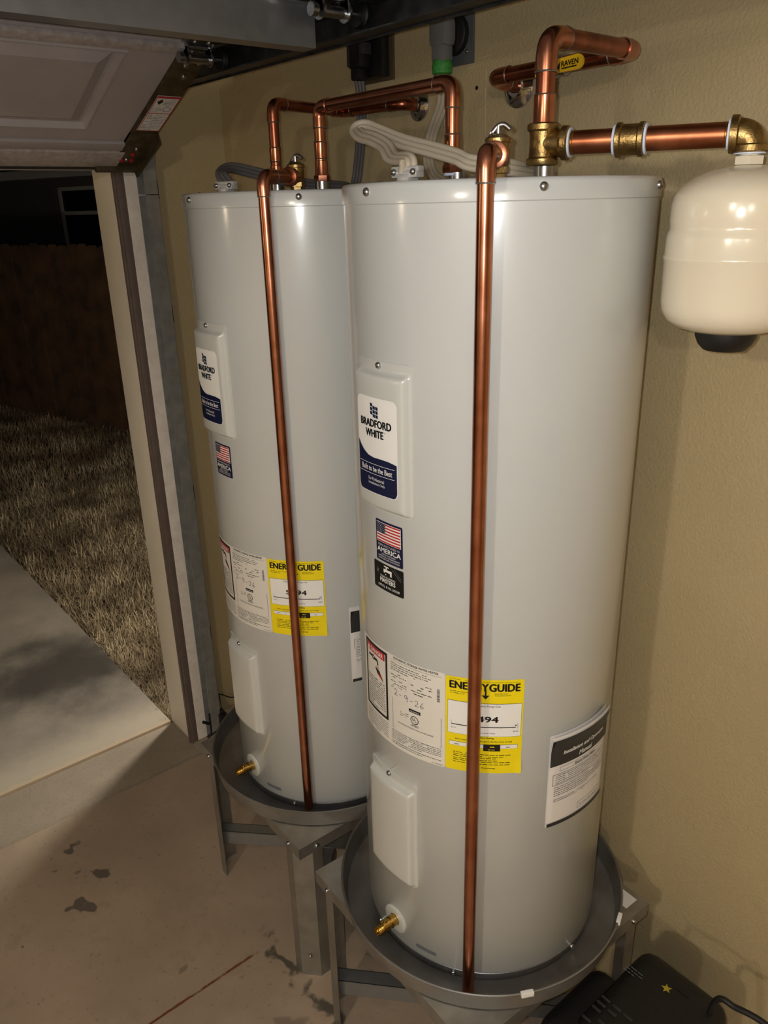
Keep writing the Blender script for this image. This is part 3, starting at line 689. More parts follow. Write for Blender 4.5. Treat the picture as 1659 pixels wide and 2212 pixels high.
def stand(c, yaw, label, sticker=False, zbr=.105):
    t = thing('heater_stand', label, 'stand', (c[0], c[1], 0), R_(yaw), 'galvanized heater stands')
    T = WM[t.name]; hs = .271; zt = .4672; lip = .033; th = .0016
    mb = MB(); mb.box((-hs, -hs, zt-th), (hs, hs, zt), mtx=T)
    for k in range(4):
        Rk = T @ Matrix.Rotation(k*pi/2, 4, 'Z'); mb.box((-hs, -hs, zt-lip), (hs, -hs+th, zt-th*.5), mtx=Rk)
        mb.box((-hs+.002, -hs+th, zt-lip), (hs-.002, -hs+.014, zt-lip+th), mtx=Rk)
    top = mb.build('stand_top', 'stand_metal', t, smooth=20)
    leg = None
    for k in range(4):
        Rk = T @ Matrix.Rotation(k*pi/2, 4, 'Z'); h = hs-th-.0005; ch = .037; fl = .030; q = .0016
        # bent-sheet leg: flange, chamfered corner face, flange, with a slight inward hem
        outer = [(-h+ch+fl, -h), (-h+ch, -h), (-h, -h+ch), (-h, -h+ch+fl)]
        i = q*.6; inner = [(-h+q, -h+ch+fl), (-h+q, -h+ch+i), (-h+ch+i, -h+q), (-h+ch+fl, -h+q)]
        MBl = MB(); MBl.prism(list(reversed(outer+inner)), 0.0, zt-.004, Rk)
        lo = MBl.build('leg', 'stand_metal', t, smooth=20)
        for z in (.075,):
            p = Rk @ Vector((-h+ch/2-.002, -h+ch/2-.002, z)); nr = Rk.to_3x3() @ Vector((-1, -1, 0)); screw(p, nr, .005, lo)
        for p in (Vector((-h+ch+.012, -hs, zt-.017)), Vector((-hs, -h+ch+.012, zt-.017))):
            nr = Vector((0, -1, 0)) if abs(p.y+hs) < 1e-6 else Vector((-1, 0, 0)); screw(Rk @ p, Rk.to_3x3() @ nr, .006, lo)
        # diagonal brace arm from the leg to the centre plate
        D = Rk @ Matrix.Rotation(pi/4+pi, 4, 'Z')
        zb = zbr+(.004 if k % 2 else 0)
        b = MB(); lo_r = .040; hi_r = sqrt(2)*(h-ch/2)-.003
        b.box((lo_r, -.018, zb+.045), (hi_r, .018, zb+.047), mtx=D); b.box((lo_r, -.018, zb), (hi_r, -.0164, zb+.047), mtx=D); b.box((lo_r, .0164, zb), (hi_r, .018, zb+.047), mtx=D)
        b.build('brace', 'galvanized', t, smooth=20)
    MB().box((-.058, -.058, zbr+.049), (.058, .058, zbr+.0515), mtx=T @ Matrix.Rotation(pi/4, 4, 'Z')).build('centre_plate', 'galvanized', t, smooth=20)
    if sticker:
        mb = MB(); mb.box((hs-.085, hs-.05, zt+.0002), (hs-.022, hs-.012, zt+.0006), mtx=T); mb.build('paper_label', 'decal_white', t)
    return t
stand((.8868, -.3358), -1.4, 'galvanized steel stand under the heater beside the door track')
stand((1.5164, -.3649), -2.97, 'galvanized steel stand next to the black vented appliance', True, .085)

# ------------------------------------------------------------------ copper plumbing
def pipe_run(pts, r, parent, mat_='copper', first=True, last=True, arc=.022, hub=.017, fit=None):
    """straight pipes, swept elbows at each corner with solder rings"""
    P = [Vector(p) for p in pts]; fr = r*1.13
    for i in range(len(P)-1):
        d = (P[i+1]-P[i]).normalized(); a = P[i]+d*(arc if i > 0 else 0); b = P[i+1]-d*(arc if i < len(P)-2 else 0)
        MB().tube([a, a*.66+b*.34, a*.34+b*.66, b], r, 24).build('pipe', mat_, parent)
    for i in range(1, len(P)-1):
        d1 = (P[i]-P[i-1]).normalized(); d2 = (P[i+1]-P[i]).normalized(); path = [P[i]-d1*(arc+hub), P[i]-d1*arc]
        for k in range(1, 10):
            t = k/10; A = P[i]-d1*arc; B = P[i]+d2*arc
            path.append(A*(1-t)**2+P[i]*2*t*(1-t)+B*t*t)
        path += [P[i]+d2*arc, P[i]+d2*(arc+hub)]
        rr = [fr]*2+[fr*.97]*9+[fr]*2
        mb = MB(); mb.tube(path, rr, 24)
        for q, dd in ((path[0], d1), (path[-1], d2)): mb.lathe([(fr*1.01, -.0012), (fr*1.05, 0), (fr*1.01, .0012)], 24, q, dd, 1, False, False)
        mb.build('elbow', [fit or mat_, 'solder'], parent)
def coupling(p, d, L, r, parent, mat_='copper', name='coupling'):
    mb = MB(); mb.lathe([(r*.98, 0), (r*1.02, .001), (r*1.0, .003), (r*1.0, L-.003), (r*1.02, L-.001), (r*.98, L)], 24, p, d, 0)
    for h in (0, L): mb.lathe([(r*1.0, h-.001), (r*1.04, h), (r*1.0, h+.001)], 24, p, d, 1, False, False)
    return mb.build(name, [mat_, 'solder'], parent)
def adapter(p, r, parent):
    """threaded copper adapter above a heater nipple"""
    mb = MB(); mb.lathe([(r*1.35, 0), (r*1.42, .002), (r*1.42, .012)], 6, p, None, 0); mb.lathe([(r*1.3, .012), (r*1.18, .018), (r*1.15, .040), (r*1.0, .041)], 24, p, None, 0)
    mb.lathe([(r*1.15, -.004), (r*1.2, -.003), (r*1.2, .0005)], 24, p, None, 1, False, False)
    mb.build('adapter', ['copper', 'teflon'], parent)
def escutcheon(p, r, parent):
    MB().lathe([(r, 0), (r*.98, .004), (r*.80, .009), (r*.52, .012), (r*.46, .016), (r*.40, .016)], 36, p, (0, -1, 0), 0, False, True).build('escutcheon', 'chrome', parent)
RP = .0120
AL = (.7876, -.3126); AR = (.9901, -.3304); BL = (1.402, -.3500); BR = (1.6065, -.3590)
t = thing('cold_water_pipe', 'copper supply pipe rising from the heater beside the door track into the wall', 'pipe', (AL[0], AL[1], ZT+.015))
pipe_run([(*AL, ZT+.02), (*AL, 2.1605), (.722, -.066, 2.160), (.934, -.056, 2.158), (.934, -.002, 2.157)], RP, t, 'copper_dark')
adapter((*AL, ZT+.017), RP, t); coupling((*AL, 2.040), (0, 0, 1), .030, RP*1.12, t); escutcheon((.934, -.0005, 2.157), .034, t)
t = thing('crossover_pipe', 'copper crossover pipe joining the tops of both water heaters', 'pipe', (AR[0], AR[1], ZT+.015))
pipe_run([(*AR, ZT+.02), (*AR, 2.133), (*BL, 2.131), (*BL, ZT+.02)], RP, t, 'copper')
adapter((*AR, ZT+.017), RP, t); adapter((*BL, ZT+.017), RP, t)
coupling((*AR, 2.036), (0, 0, 1), .032, RP*1.12, t); coupling((*BL, 2.020), (0, 0, 1), .032, RP*1.12, t)
# hot outlet with brass tee, ball valve and arm to the tank
t = thing('hot_water_pipe', 'copper outlet pipe with brass tee, yellow-handled valve and arm to the expansion tank', 'pipe', (BR[0], BR[1], ZT+.015))
RH = .0142; ZH = 2.166
pipe_run([(*BR, 2.045), (*BR, ZH), (1.574, -.092, ZH+.008), (1.243, -.085, ZH+.006), (1.240, -.002, ZH-.004)], RH, t, 'copper_dark', arc=.026, hub=.020, fit='copper')
escutcheon((1.240, -.0005, ZH-.004), .040, t)
coupling((*BR, 2.050), (0, 0, 1), .040, RH*1.12, t, 'copper', 'adapter')
tee = MB(); c = Vector((*BR, 0)); z0, z1 = 1.9935, 2.052
tee.lathe([(.0225, z0), (.0240, z0+.002), (.0240, z0+.009), (.0205, z0+.012), (.0198, z0+.02), (.0198, z1-.02), (.0205, z1-.012), (.0240, z1-.009), (.0240, z1-.002), (.0215, z1)], 36, c)
TC = Vector((*BR, 2.0235)); EC = Vector((1.872, -.2405, 2.0225)); u = (EC-TC).normalized()
tee.lathe([(.0190, 0), (.0195, .026), (.0205, .028), (.0240, .031), (.0240, .039), (.0215, .041)], 36, TC, u)
tee.build('brass_tee', 'brass', t)
Larm = (EC-TC).length
def nipple(a, b):
    mb = MB(); mb.tube([TC+u*a, TC+u*b], .0165, 32)
    for e, s_ in ((a, 1), (b, -1)):
        for k in range(4): mb.lathe([(.0163, e+s_*(.003+k*.0022)-.0008), (.0172, e+s_*(.003+k*.0022)), (.0163, e+s_*(.003+k*.0022)+.0008)], 32, TC, u, 1, False, False)
    mb.build('brass_nipple', ['copper_nipple', 'brass_bright'], t)
def tef(h): MB().lathe([(.0172, h-.002), (.0208, h-.0015), (.0208, h+.0015), (.0172, h+.002)], 32, TC, u, 0, False, False).build('thread_tape', 'teflon', t)
cp = Larm*.445
nipple(.038, cp-.014); nipple(cp+.014, Larm-.024)
tef(.042); tef(cp-.022); tef(cp+.022); tef(Larm-.029)
mb = MB(); mb.lathe([(.0205, cp-.020), (.0235, cp-.019), (.0235, cp-.013), (.0210, cp-.011), (.0210, cp+.011), (.0235, cp+.013), (.0235, cp+.019), (.0205, cp+.020)], 36, TC, u); mb.build('coupling', 'brass', t)
# brass elbow turning down into the tank
path = [EC-u*.027, EC-u*.020]
for k in range(1, 9):
    q = k/9; path.append((EC-u*.020)*(1-q)**2+EC*2*q*(1-q)+(EC+Vector((0, 0, -.018)))*q*q)
path += [EC+Vector((0, 0, -.020))]
mb = MB(); mb.tube(path, .0205, 32)
mb.lathe([(.0215, -.028), (.0245, -.027), (.0245, -.018), (.021, -.016)], 36, EC, u); mb.lathe([(.0225, .013), (.0242, .015), (.0242, .022), (.0215, .024)], 36, EC, (0, 0, -1))
mb.build('brass_elbow', 'brass', t)
# ball valve body and yellow lever on the wall run
v0 = Vector((1.3985, -.0883, ZH+.007)); vd = Vector((1, 0, 0))
mb = MB(); mb.lathe([(.0175, -.030), (.0185, -.028), (.0185, -.018), (.015, -.016), (.019, -.010), (.021, 0), (.019, .010), (.015, .016), (.0185, .018), (.0185, .028), (.0175, .030)], 24, v0, vd)
mb.tube([v0+Vector((0, -.018, 0)), v0+Vector((0, -.038, 0))], .0065, 14); mb.build('ball_valve', 'solder', t)
h0 = at(1170, 152, 1, -.128); h1 = at(1262, 130, 1, -.128); hx = (h1-h0); hx.y = 0; hl = hx.length; hx.normalize(); hz = Vector((0, 1, 0)).cross(hx)*-1
if hz.z < 0: hz = -hz
Mx = Matrix(((hx.x, hz.x, 0, h0.x), (0, 0, -1, -.128), (hx.z, hz.z, 0, h0.z), (0, 0, 0, 1)))
pts = [(-.012, -.010)] + [(hl-.012+.012*sin(a), -.012*cos(a)) for a in [pi*k/10 for k in range(11)]] + [(-.012, .010)]
lv = MB().prism(pts, -.001, .004, Mx).build('valve_lever', 'yellow_handle', t)
mb = MB(); mb.lathe([(.009, .004), (.009, .010), (.006, .012)], 6, h0, (0, -1, 0)); mb.build('lever_nut', 'steel', t)
P = Print(lambda x, y, l: Mx @ Vector((x, y, .004+l)))
P.text('RAVEN', hl-.045, -.0030, .036, .0085, 'k', 1, .03); P.poly([(hl-.060, -.0075), (hl-.047, .006), (hl-.050, -.0075), (hl-.053, -.0035), (hl-.056, -.0075)], 'k', 1); P.rect(hl-.045, -.0070, hl-.012, -.0048, 'k', 1)
P.build(lv)

# expansion tank
t = thing('expansion_tank', 'cream expansion tank hanging from the brass elbow', 'tank', (EC.x, EC.y, 1.729))
prof = [(.030, 1.757), (.050, 1.7580), (.072, 1.7640), (.088, 1.7745), (.0950, 1.788), (.0970, 1.801), (.0982, 1.8585), (.0994, 1.8605), (.0994, 1.8640), (.0982, 1.8660), (.0978, 1.890), (.0965, 1.8960), (.0942, 1.9010), (.0945, 1.906), (.0955, 1.911), (.0950, 1.935), (.0925, 1.9460), (.0865, 1.9560), (.070, 1.9685), (.050, 1.9770), (.030, 1.9815), (.016, 1.9830)]
MB().lathe(prof, 96, (EC.x, EC.y, 0)).build('tank_shell', 'tank', t)
mb = MB(); mb.lathe([(.0145, 1.982), (.0205, 1.9835), (.0205, 1.994), (.0145, 1.996)], 6, (EC.x, EC.y, 0)); mb.lathe([(.0145, 1.994), (.0145, 2.0)], 24, (EC.x, EC.y, 0)); mb.build('tank_fitting', 'tank', t)
MB().lathe([(.0172, 1.9965), (.0208, 1.9968), (.0208, 1.9995), (.0172, 2.0)], 32, (EC.x, EC.y, 0)).build('thread_tape', 'teflon', t)
MB().lathe([(.022, 1.7295), (.030, 1.7305), (.038, 1.739), (.043, 1.750), (.0435, 1.7605)], 36, (EC.x, EC.y, 0)).build('valve_cap', 'black_plastic', t)

# temperature relief valves and discharge pipes
def relief(c, ph, label_v, label_p, xy, zel, zbot, va, vl):
    ex = Vector((xy[0], xy[1], zel)); d = Vector((cos(R_(va)), sin(R_(va)), 0)); vp = ex+d*vl
    t = thing('relief_valve', label_v, 'valve', (vp.x, vp.y, ZT-.003), 0, 'brass relief valves')
    zb = ZT-.004
    mb = MB(); mb.lathe([(.013, zb), (.0135, zb+.010), (.0175, zb+.011), (.0175, zb+.019)], 6, (vp.x, vp.y, 0)); mb.lathe([(.014, zb+.018), (.0165, zb+.024), (.0165, zel+.016), (.0185, zel+.017), (.0185, zel+.022), (.012, zel+.026), (.006, zel+.028)], 24, (vp.x, vp.y, 0))
    mb.build('valve_body', 'brass', t)
    mb = MB(); mb.lathe([(.0155, 0), (.0155, .018), (.0180, .019), (.0180, .030), (.016, .031)], 28, Vector((vp.x, vp.y, zel)), -d); mb.build('valve_outlet', 'copper', t)
    mb = MB(); q = Vector((vp.x, vp.y, zel+.026)); s_ = Vector((-d.y, d.x, 0))
    mb.tube([q, q+Vector((0, 0, .012))], .004, 12); mb.tube(spline([q+s_*.008+Vector((0, 0, .004)), q+Vector((0, 0, .012)), q-s_*.008+Vector((0, 0, .013)), q-s_*.016+Vector((0, 0, .007))], 5), .0036, 10)
    mb.lathe([(.006, -.001), (.006, .001)], 14, q+s_*.010+Vector((0, 0, .003)), s_+Vector((0, 0, .6)))
    mb.build('lever', 'steel', t)
    t = thing('discharge_pipe', label_p, 'pipe', (xy[0], xy[1], zbot), 0, 'copper relief discharge pipes')
    pipe_run([(vp-d*.026), ex, (xy[0], xy[1], zbot)], .0115, t, 'copper', arc=.020, hub=.017)
relief(CA, 0, 'brass relief valve on the heater beside the door track', 'vertical copper discharge pipe in front of the heater beside the door track', (1.0665, -.5235), 2.000, .489, 114, .120)
relief(CB, pb, 'brass relief valve on the heater beside the expansion tank', 'vertical copper discharge pipe in front of the heater with the black plumber sticker', (1.6885, -.5690), 2.004, .478, 124, .100)

# ------------------------------------------------------------------ power outlets and cables
def plate(x0, x1, z0, z1, mat_, name, label):
    t = thing(name, label, 'outlet', ((x0+x1)/2, -.001, z0))
    MB().box((x0, -.006, z0), (x1, .0005, z1), bev=.0015).build('cover_plate', mat_, t); return t
t1 = plate(.732, .848, 2.221, 2.334, 'plate_brown', 'power_outlet', 'brown metal outlet box with a black receptacle on the tan wall')
MB().box((.744, -.030, 2.228), (.836, -.006, 2.318), bev=.006).build('receptacle', 'black_plastic', t1)
t2 = plate(.994, 1.110, 2.222, 2.3325, 'plate_grey', 'power_outlet', 'grey square outlet plate with a round black receptacle on the tan wall')
MB().lathe([(.040, 0), (.040, .012), (.036, .015)], 40, (1.058, -.006, 2.281), (0, -1, 0)).build('receptacle', 'black_plastic', t2)
for x, z in ((1.094, 2.318), (1.094, 2.245), (1.008, 2.318), (1.008, 2.245)): screw((x, -.006, z), (0, -1, 0), .004, t2)
def bundle(pts, r, k, name, mat_, label, side=None, sp=1.7, n=8):
    path = spline(pts, n); mb = MB(); up = None
    for j in range(k):
        off = (j-(k-1)/2)*r*sp; q = []
        for i, p in enumerate(path):
            tn = (path[min(i+1, len(path)-1)]-path[max(i-1, 0)]).normalized(); s_ = tn.cross(Vector(side or (0, 0, 1)))
            s_ = s_.normalized() if s_.length > .2 else Vector((1, 0, 0))
            q.append(p+s_*off)
        mb.tube(q, r, 10)
    return mb.build(name, mat_, None)
# plug heads
tp = thing('power_plug', 'dark right-angle plug in the brown outlet box', 'plug', (.785, -.05, 2.225))
mb = MB(); mb.box((.752, -.070, 2.246), (.800, -.030, 2.322), bev=.012); mb.box((.757, -.066, 2.222), (.790, -.036, 2.262), bev=.008); mb.build('plug_body', 'black_plastic', tp)
mb = MB(); mb.box((.755, -.0725, 2.252), (.762, -.050, 2.312), bev=.002); mb.build('plug_grip', 'vent_grey', tp); MB().box((.796, -.068, 2.275), (.806, -.036, 2.300), bev=.003).build('plug_grip', 'vent_grey', tp)
tp2 = thing('power_plug', 'grey right-angle plug wrapped with green tape', 'plug', (1.055, -.05, 2.2))
mb = MB(); mb.box((1.027, -.062, 2.254), (1.079, -.021, 2.314), bev=.016); mb.box((1.032, -.058, 2.222), (1.072, -.024, 2.285), bev=.012); mb.build('plug_body', 'grey_plug', tp2)
MB().lathe([(.016, 2.203), (.0215, 2.206), (.0225, 2.220), (.020, 2.231), (.016, 2.233)], 20, (1.052, -.040, 0)).build('tape_wrap', 'green_tape', tp2)
def rim(c, a): return Vector((c.x+(RJ-.028)*cos(R_(a)), c.y+(RJ-.028)*sin(R_(a)), ZT+.010))
clA = rim(CA, -74); clB = rim(CB, -82.2)
c1 = [(.773, -.050, 2.226), (.771, -.044, 2.18), (.752, -.035, 2.10), (.728, -.03, 2.02), (.735, -.045, 1.985), (.80, -.085, 1.983), (.90, -.20, 1.984), (.905, -.32, 1.990), (.880, -.42, 2.012), (.885, -.485, 2.022), (.920, -.530, 2.010), clA+Vector((-.003, .006, .006)), clA]
o = bundle(c1, .0048, 3, 'power_cable', 'cable_grey', '', (.75, -.6, .3), 1.6, 8); tag(o, 'grey power cable from the brown outlet to the heater beside the door track', 'cable')
c2 = [(1.052, -.040, 2.206), (1.045, -.032, 2.15), (1.006, -.028, 2.09), (.995, -.028, 2.03), (1.06, -.05, 1.990), (1.22, -.10, 1.984), (1.42, -.19, 1.984), (1.545, -.29, 1.985), (1.580, -.40, 1.992), at(1018, 352, 1, -.44), at(985, 338, 1, -.445), at(930, 322, 1, -.45), at(870, 306, 1, -.455), at(820, 286, 1, -.46), at(790, 275, 1, -.465), at(771, 281, 1, -.478), at(780, 292, 1, -.492), at(806, 300, 1, -.505), at(832, 316, 1, -.520), at(848, 340, 1, -.545), clB+Vector((0, 0, .018)), clB]
o = bundle(c2, .0050, 3, 'power_cable', 'cable_beige', '', (.75, -.6, .3), 1.65, 6); tag(o, 'beige power cable from the grey outlet looping to its rim clamp', 'cable')

# ------------------------------------------------------------------ garage door and track
YD = -.337
door = thing('garage_door', 'open sectional garage door with raised panels and a steel strut', 'garage door', (.03, -2.2, 2.03))
A0 = Vector((.03, 0, 2.05)); A1 = Vector((.585, 0, 2.29)); tv = (A1-A0).normalized(); nv = Vector((tv.z, 0, -tv.x))   # nv points down into the room
def SEC(o_, tvec, nvec): return Matrix(((0, tvec.x, nvec.x, o_.x), (1, 0, 0, 0), (0, tvec.z, nvec.z, o_.z), (0, 0, 0, 1)))   # local (Y, t, n)
S1 = SEC(A0, tv, nv)
def section(Mx, L, name, t0, a, b):
    mb = MB(); mb.box((-4.02, t0, -.045), (YD, L, -.018), mtx=Mx)
    mb.box((-4.02, t0, -.018), (YD, a, -.004), mtx=Mx); mb.box((-4.02, b, -.018), (YD, L, -.004), mtx=Mx)
    y = -.528; mb.box((y, a, -.018), (YD, b, -.004), mtx=Mx)
    while y > -3.9: y -= .47; mb.box((max(y-.13, -4.02), a, -.018), (y, b, -.004), mtx=Mx); y -= .13
    return mb.build(name, 'door_paint', door, smooth=0)
s1 = section(S1, .62, 'door_section', .0, .223, .566)
def raised(Mx, y0, y1, a, b, parent):
    """embossed panel: outer groove line, sloping border, raised centre"""
    rings = [((0, 0), -.0005), ((.003, .003), .0025), ((.008, .008), .0025), ((.016, .016), -.0120), ((.024, .024), -.0120), ((.056, .052), .0015), ((.060, .056), .0015)]
    mb = MB(); base = 0
    for (dx, dy), h in rings:
        for p in ((y0+dx, a+dy), (y1-dx, a+dy), (y1-dx, b-dy), (y0+dx, b-dy)): mb.addv(Mx @ Vector((p[0], p[1], h-.0035)))
    n_ = len(rings)
    for i in range(n_-1):
        for k in range(4): mb.face((i*4+k, i*4+(k+1) % 4, (i+1)*4+(k+1) % 4, (i+1)*4+k))
    mb.face([(n_-1)*4+k for k in range(4)])
    mb.build('raised_panel', 'door_paint', parent, smooth=0)
yy = -.528
while yy > -3.9:
    raised(S1, yy-.47, yy, .223, .566, s1); yy -= .60
# stepped bottom rail, bottom edge and rubber seal
MB().box((-4.02, .135, -.004), (YD-.06, .172, .006), mtx=S1, bev=.002).build('bottom_rail', 'door_paint', door)
MB().box((-4.02, .045, -.03), (YD-.06, .128, .008), mtx=S1, bev=.003).build('bottom_edge', 'door_edge', door)
MB().box((-4.02, .020, -.04), (YD-.04, .046, .004), mtx=S1, bev=.004).build('bottom_seal', 'rubber', door)
MB().box((-4.02, .585, -.004), (YD-.05, .612, .007), mtx=S1, bev=.002).build('top_rail', 'door_edge', door)
# end stile with warning label
MB().box((-.412, .16, -.03), (YD, .600, .0035), mtx=S1, bev=.001).build('end_stile', 'stile', door)
wl = MB().box((-.403, .245, .0035), (-.340, .411, .0041), mtx=S1).build('warning_label', 'decal_white', door)
P = Print(lambda x, y, l: S1 @ Vector((x, y, .0041+l)))
P.frame(-.403, .245, -.340, .411, .0022, 'r', 1); P.rect(-.403, .402, -.340, .411, 'r', 1); P.rect(-.403, .330, -.340, .333, 'r', 1)
P.poly([(-.396, .385), (-.386, .398), (-.380, .385), (-.388, .372)], 'k', 1); P.para(-.376, .365, -.346, .398, 5, 'g', 1, 3); P.para(-.398, .337, -.372, .362, 4, 'g', 1, 4); P.disc(-.358, .352, .011, 'g', 1, .009)
P.para(-.398, .250, -.346, .326, 10, 'g', 1, 9); P.build(wl)
# bottom corner bracket
bb = MB(); bb.box((-.412, .045, -.02), (YD+.004, .225, .0060), mtx=S1, bev=.002); bb.box((YD-.002, .03, -.03), (YD+.004, .225, .030), mtx=S1); bb.box((-.46, .036, -.004), (YD+.004, .052, .020), mtx=S1, bev=.003)
bo = bb.build('bottom_bracket', 'stile', door)
for y, q in ((-.395, .085), (-.365, .085), (-.372, .118)): MB().lathe([(.007, 0), (.007, .003), (.004, .005)], 14, S1 @ Vector((y, q, .006)), nv).build('rivet', 'red_rivet', bo)
for y, q in ((-.372, .150), (-.382, .09)): screw(S1 @ Vector((y, q, .006)), nv, .006, bo)
for y, q in ((-.370, .50), (-.383, .545), (-.355, .56)): screw(S1 @ Vector((y, q, .0035)), nv, .007, door)
# remaining sections lie along the ceiling track
x_ = .600; zz = 2.300
for i in range(3):
    S = SEC(Vector((x_, 0, zz+.0)), Vector((1, 0, .012)), Vector((.012, 0, -1)))
    so = section(S, .53, 'door_section', .004, .095, .435); MB().box((-.412, .01, -.03), (YD, .52, .0035), mtx=S, bev=.001).build('end_stile', 'stile', door)
    yy = -.528
    while yy > -3.9: raised(S, yy-.47, yy, .095, .435, so); yy -= .60
    x_ += .536; zz += .0065
# steel strut across the second section
st = MB(); sx0, sx1, sz0, sz1 = 1.010, 1.050, 2.2275, 2.296
prof = [(sx0-.02, sz1), (sx0, sz1), (sx0, sz0), (sx1, sz0), (sx1, sz1), (sx1+.02, sz1), (sx1+.02, sz1-.002), (sx1+.002, sz1-.002), (sx1+.002, sz0-.002), (sx0-.002, sz0-.002), (sx0-.002, sz1-.002), (sx0-.02, sz1-.002)]
st.prism(list(reversed(prof)), -4.0, -.374, Matrix(((1, 0, 0, 0), (0, 0, 1, 0), (0, 1, 0, 0), (0, 0, 0, 1))))
st.build('strut', 'galvanized', door, smooth=20)
# roller hinges: one at the top of the lower section, one behind the strut end
def hinge(x, z, yl):
    c = Vector((x, yl, z)); mb = MB()
    mb.tube([c, c+Vector((0, .060, 0))], .0105, 20); mb.tube([c+Vector((0, -.018, .002)), c+Vector((0, .100, .002))], .0055, 14)
    mb.lathe([(.012, -.020), (.012, -.008)], 16, c, (0, 1, 0))
    for y in (0, .058):
        mb.lathe([(.020, -.0018), (.020, .0018)], 20, c+Vector((0, y, .004)), (0, 1, 0)); mb.box((x-.012, yl+y-.0018, z-.002), (x+.012, yl+y+.0018, z+.035))
    mb.tube([c+Vector((0, .0, .024)), c+Vector((0, .060, .024))], .0085, 18)
    mb.box((x-.05, yl-.012, z+.030), (x+.05, yl+.06, z+.033), bev=.001)
    ho = mb.build('roller_hinge', 'steel', door)
    MB().lathe([(.008, 0), (.022, .001), (.0235, .006), (.0200, .009), (.0235, .012), (.022, .017), (.008, .018)], 24, c+Vector((0, .082, .002)), (0, 1, 0)).build('roller', 'black_plastic', ho)
    for yq in (.010, .045): screw(c+Vector((.030, yq, .030)), (0, 0, -1), .006, ho)
hinge(.592, 2.268, -.410); hinge(1.112, 2.276, -.405)
# track: vertical, curve, horizontal, with a stiffening angle
track = thing('door_track', 'galvanized roller track curving from the jamb to overhead', 'track', (.06, -.315, 0))
YT0, YT1 = -.324, -.284
def cprof(path, mats='track_galv', name='track_rail'):
    """C-channel swept along a path in the XZ plane; open side faces the door (-Y)"""
    sec = [(-.023, YT0), (-.026, YT0), (-.026, YT1), (.026, YT1), (.026, YT0), (.023, YT0), (.023, YT1-.002), (-.023, YT1-.002)]
    mb = MB(); n_ = len(sec)
    for i, p in enumerate(path):
        p = Vector(p); a = Vector(path[max(i-1, 0)]); b = Vector(path[min(i+1, len(path)-1)]); d = (b-a).normalized(); q = Vector((d.y, -d.x))
        for s_, y in sec: mb.addv((p.x+q.x*s_, y, p.y+q.y*s_))
    for i in range(len(path)-1):
        for k in range(n_): mb.face((i*n_+k, i*n_+(k+1) % n_, (i+1)*n_+(k+1) % n_, (i+1)*n_+k))
    mb.face(list(range(n_))); mb.face([(len(path)-1)*n_+k for k in reversed(range(n_))])
    return mb.build(name, mats, track, smooth=30)
vx = .060; rr_ = .24; zh = 2.271
cprof([(vx, .02), (vx, 1.0), (vx, 1.985)])
cprof([(vx, 1.988), (vx, zh-rr_)]+[(vx+rr_*(1-cos(a)), zh-rr_+rr_*sin(a)) for a in [pi/2*k/14 for k in range(1, 15)]]+[(vx+rr_+.03, zh)], name='track_curve')
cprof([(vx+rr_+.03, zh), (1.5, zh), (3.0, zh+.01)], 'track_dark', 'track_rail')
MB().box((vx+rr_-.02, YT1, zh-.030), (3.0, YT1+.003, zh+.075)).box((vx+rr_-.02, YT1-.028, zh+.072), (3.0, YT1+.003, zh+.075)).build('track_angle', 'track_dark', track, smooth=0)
# jamb brackets
for z in (.42, .985, 1.60, 1.975):
    mb = MB(); mb.box((.006, YT1-.004, z), (.058, YT1+.001, z+.055)); mb.box((.006, YT1-.003, z), (.009, YT1+.038, z+.055)); b_ = mb.build('jamb_bracket', 'track_dark', track, smooth=0)
    screw((.009, YT1+.022, z+.028), (1, 0, 0), .007, b_)
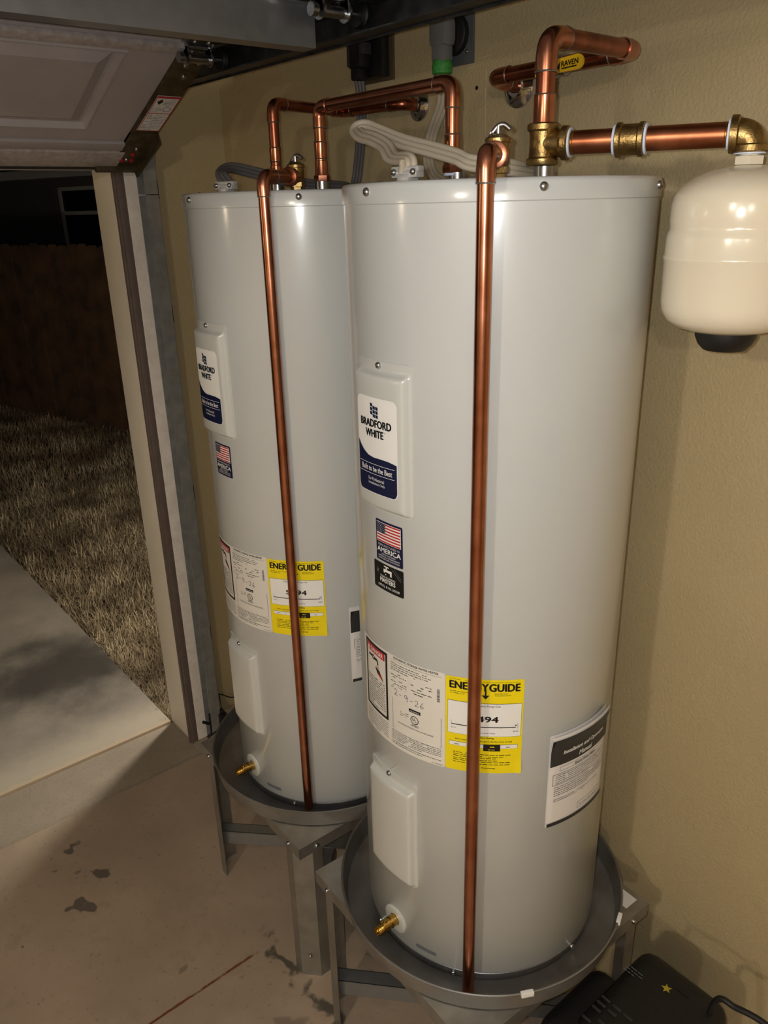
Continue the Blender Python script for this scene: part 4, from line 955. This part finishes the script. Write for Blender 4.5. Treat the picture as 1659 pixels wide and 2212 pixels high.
# photo-eye bracket near the floor
ey = thing('door_sensor', 'black photo-eye sensor bracket low on the door track', 'sensor', (.07, -.29, .05))
mb = MB(); mb.box((.030, -.300, .055), (.085, -.280, .060), bev=.001); mb.box((.080, -.330, .055), (.085, -.270, .155), bev=.002); mb.tube([(.082, -.33, .11), (.082, -.355, .13)], .006, 10); mb.tube([(.082, -.30, .07), (.082, -.345, .055)], .006, 10); mb.build('bracket', 'black_plastic', ey)
MB().box((.066, -.292, .085), (.108, -.262, .140), bev=.008).build('sensor_body', 'black_plastic', ey)
mb = MB(); mb.tube(spline([(.09, -.277, .135), (.05, -.262, .19), (.02, -.240, .17), (.03, -.19, .14), (.02, -.12, .16), (.02, -.02, .17)], 6), .0025, 8); mb.build('sensor_wire', 'black_plastic', ey)

# ------------------------------------------------------------------ black vented appliance by the stand
t = thing('air_compressor', 'black plastic vented appliance with a yellow star, on the floor by the wall', 'appliance', (1.91, -.28, 0))
mb = MB(); mb.box((1.832, -.43, .020), (2.035, -.152, .418), bev=.045, seg=5); mb.box((1.780, -.47, .020), (1.93, -.262, .402), bev=.040, seg=5); hous = mb.build('housing', 'black_plastic', t)
for x in (1.82, 1.99):
    for y in (-.41, -.19): MB().lathe([(.018, 0), (.022, .002), (.020, .03)], 16, (x, y, 0)).build('foot', 'rubber', t)
v0_ = at(1300, 2150, 2, .419)
for r_ in range(5):
    for k in range(4):
        x = v0_.x+k*.026; y = v0_.y-r_*.016
        if (k+r_) % 4 != 3: MB().box((x, y-.0028, .4172), (x+.020, y+.0028, .4196), bev=.0008).build('vent_slat', 'vent_grey', t)
sp = at(1440, 2135, 2, .4188)
pts = []
for k in range(10):
    a = pi/2+k*pi/5+.5; q = .011 if k % 2 == 0 else .0045; pts.append((sp.x+q*cos(a), sp.y+q*sin(a)))
MB().prism(pts, .4178, .4188).build('star_emblem', 'star_yellow', t, smooth=0)
P = Print(lambda x, y, l: Vector((x, y, .4180+l))); P.para(sp.x-.085, sp.y-.030, sp.x-.045, sp.y-.008, 3, 'g', 1, 2, 1.); P.build(hous)
P = Print(lambda x, y, l: Vector((x, y, .4180+l))); P.rect(sp.x+.002, sp.y+.014, sp.x+.040, sp.y+.024, 'k', 1); P.build(hous)
ca = [(2.005, -.215, .305), at(1545, 2163, 1, -.20), at(1590, 2177, 1, -.195), at(1640, 2203, 1, -.19), at(1685, 2240, 1, -.19), at(1720, 2290, 1, -.19), (2.23, -.20, .05), (2.30, -.22, .007), (2.6, -.30, .007)]
mb = MB(); mb.tube(spline(ca, 8), .0060, 12); o = mb.build('power_cord', 'black_plastic', t)
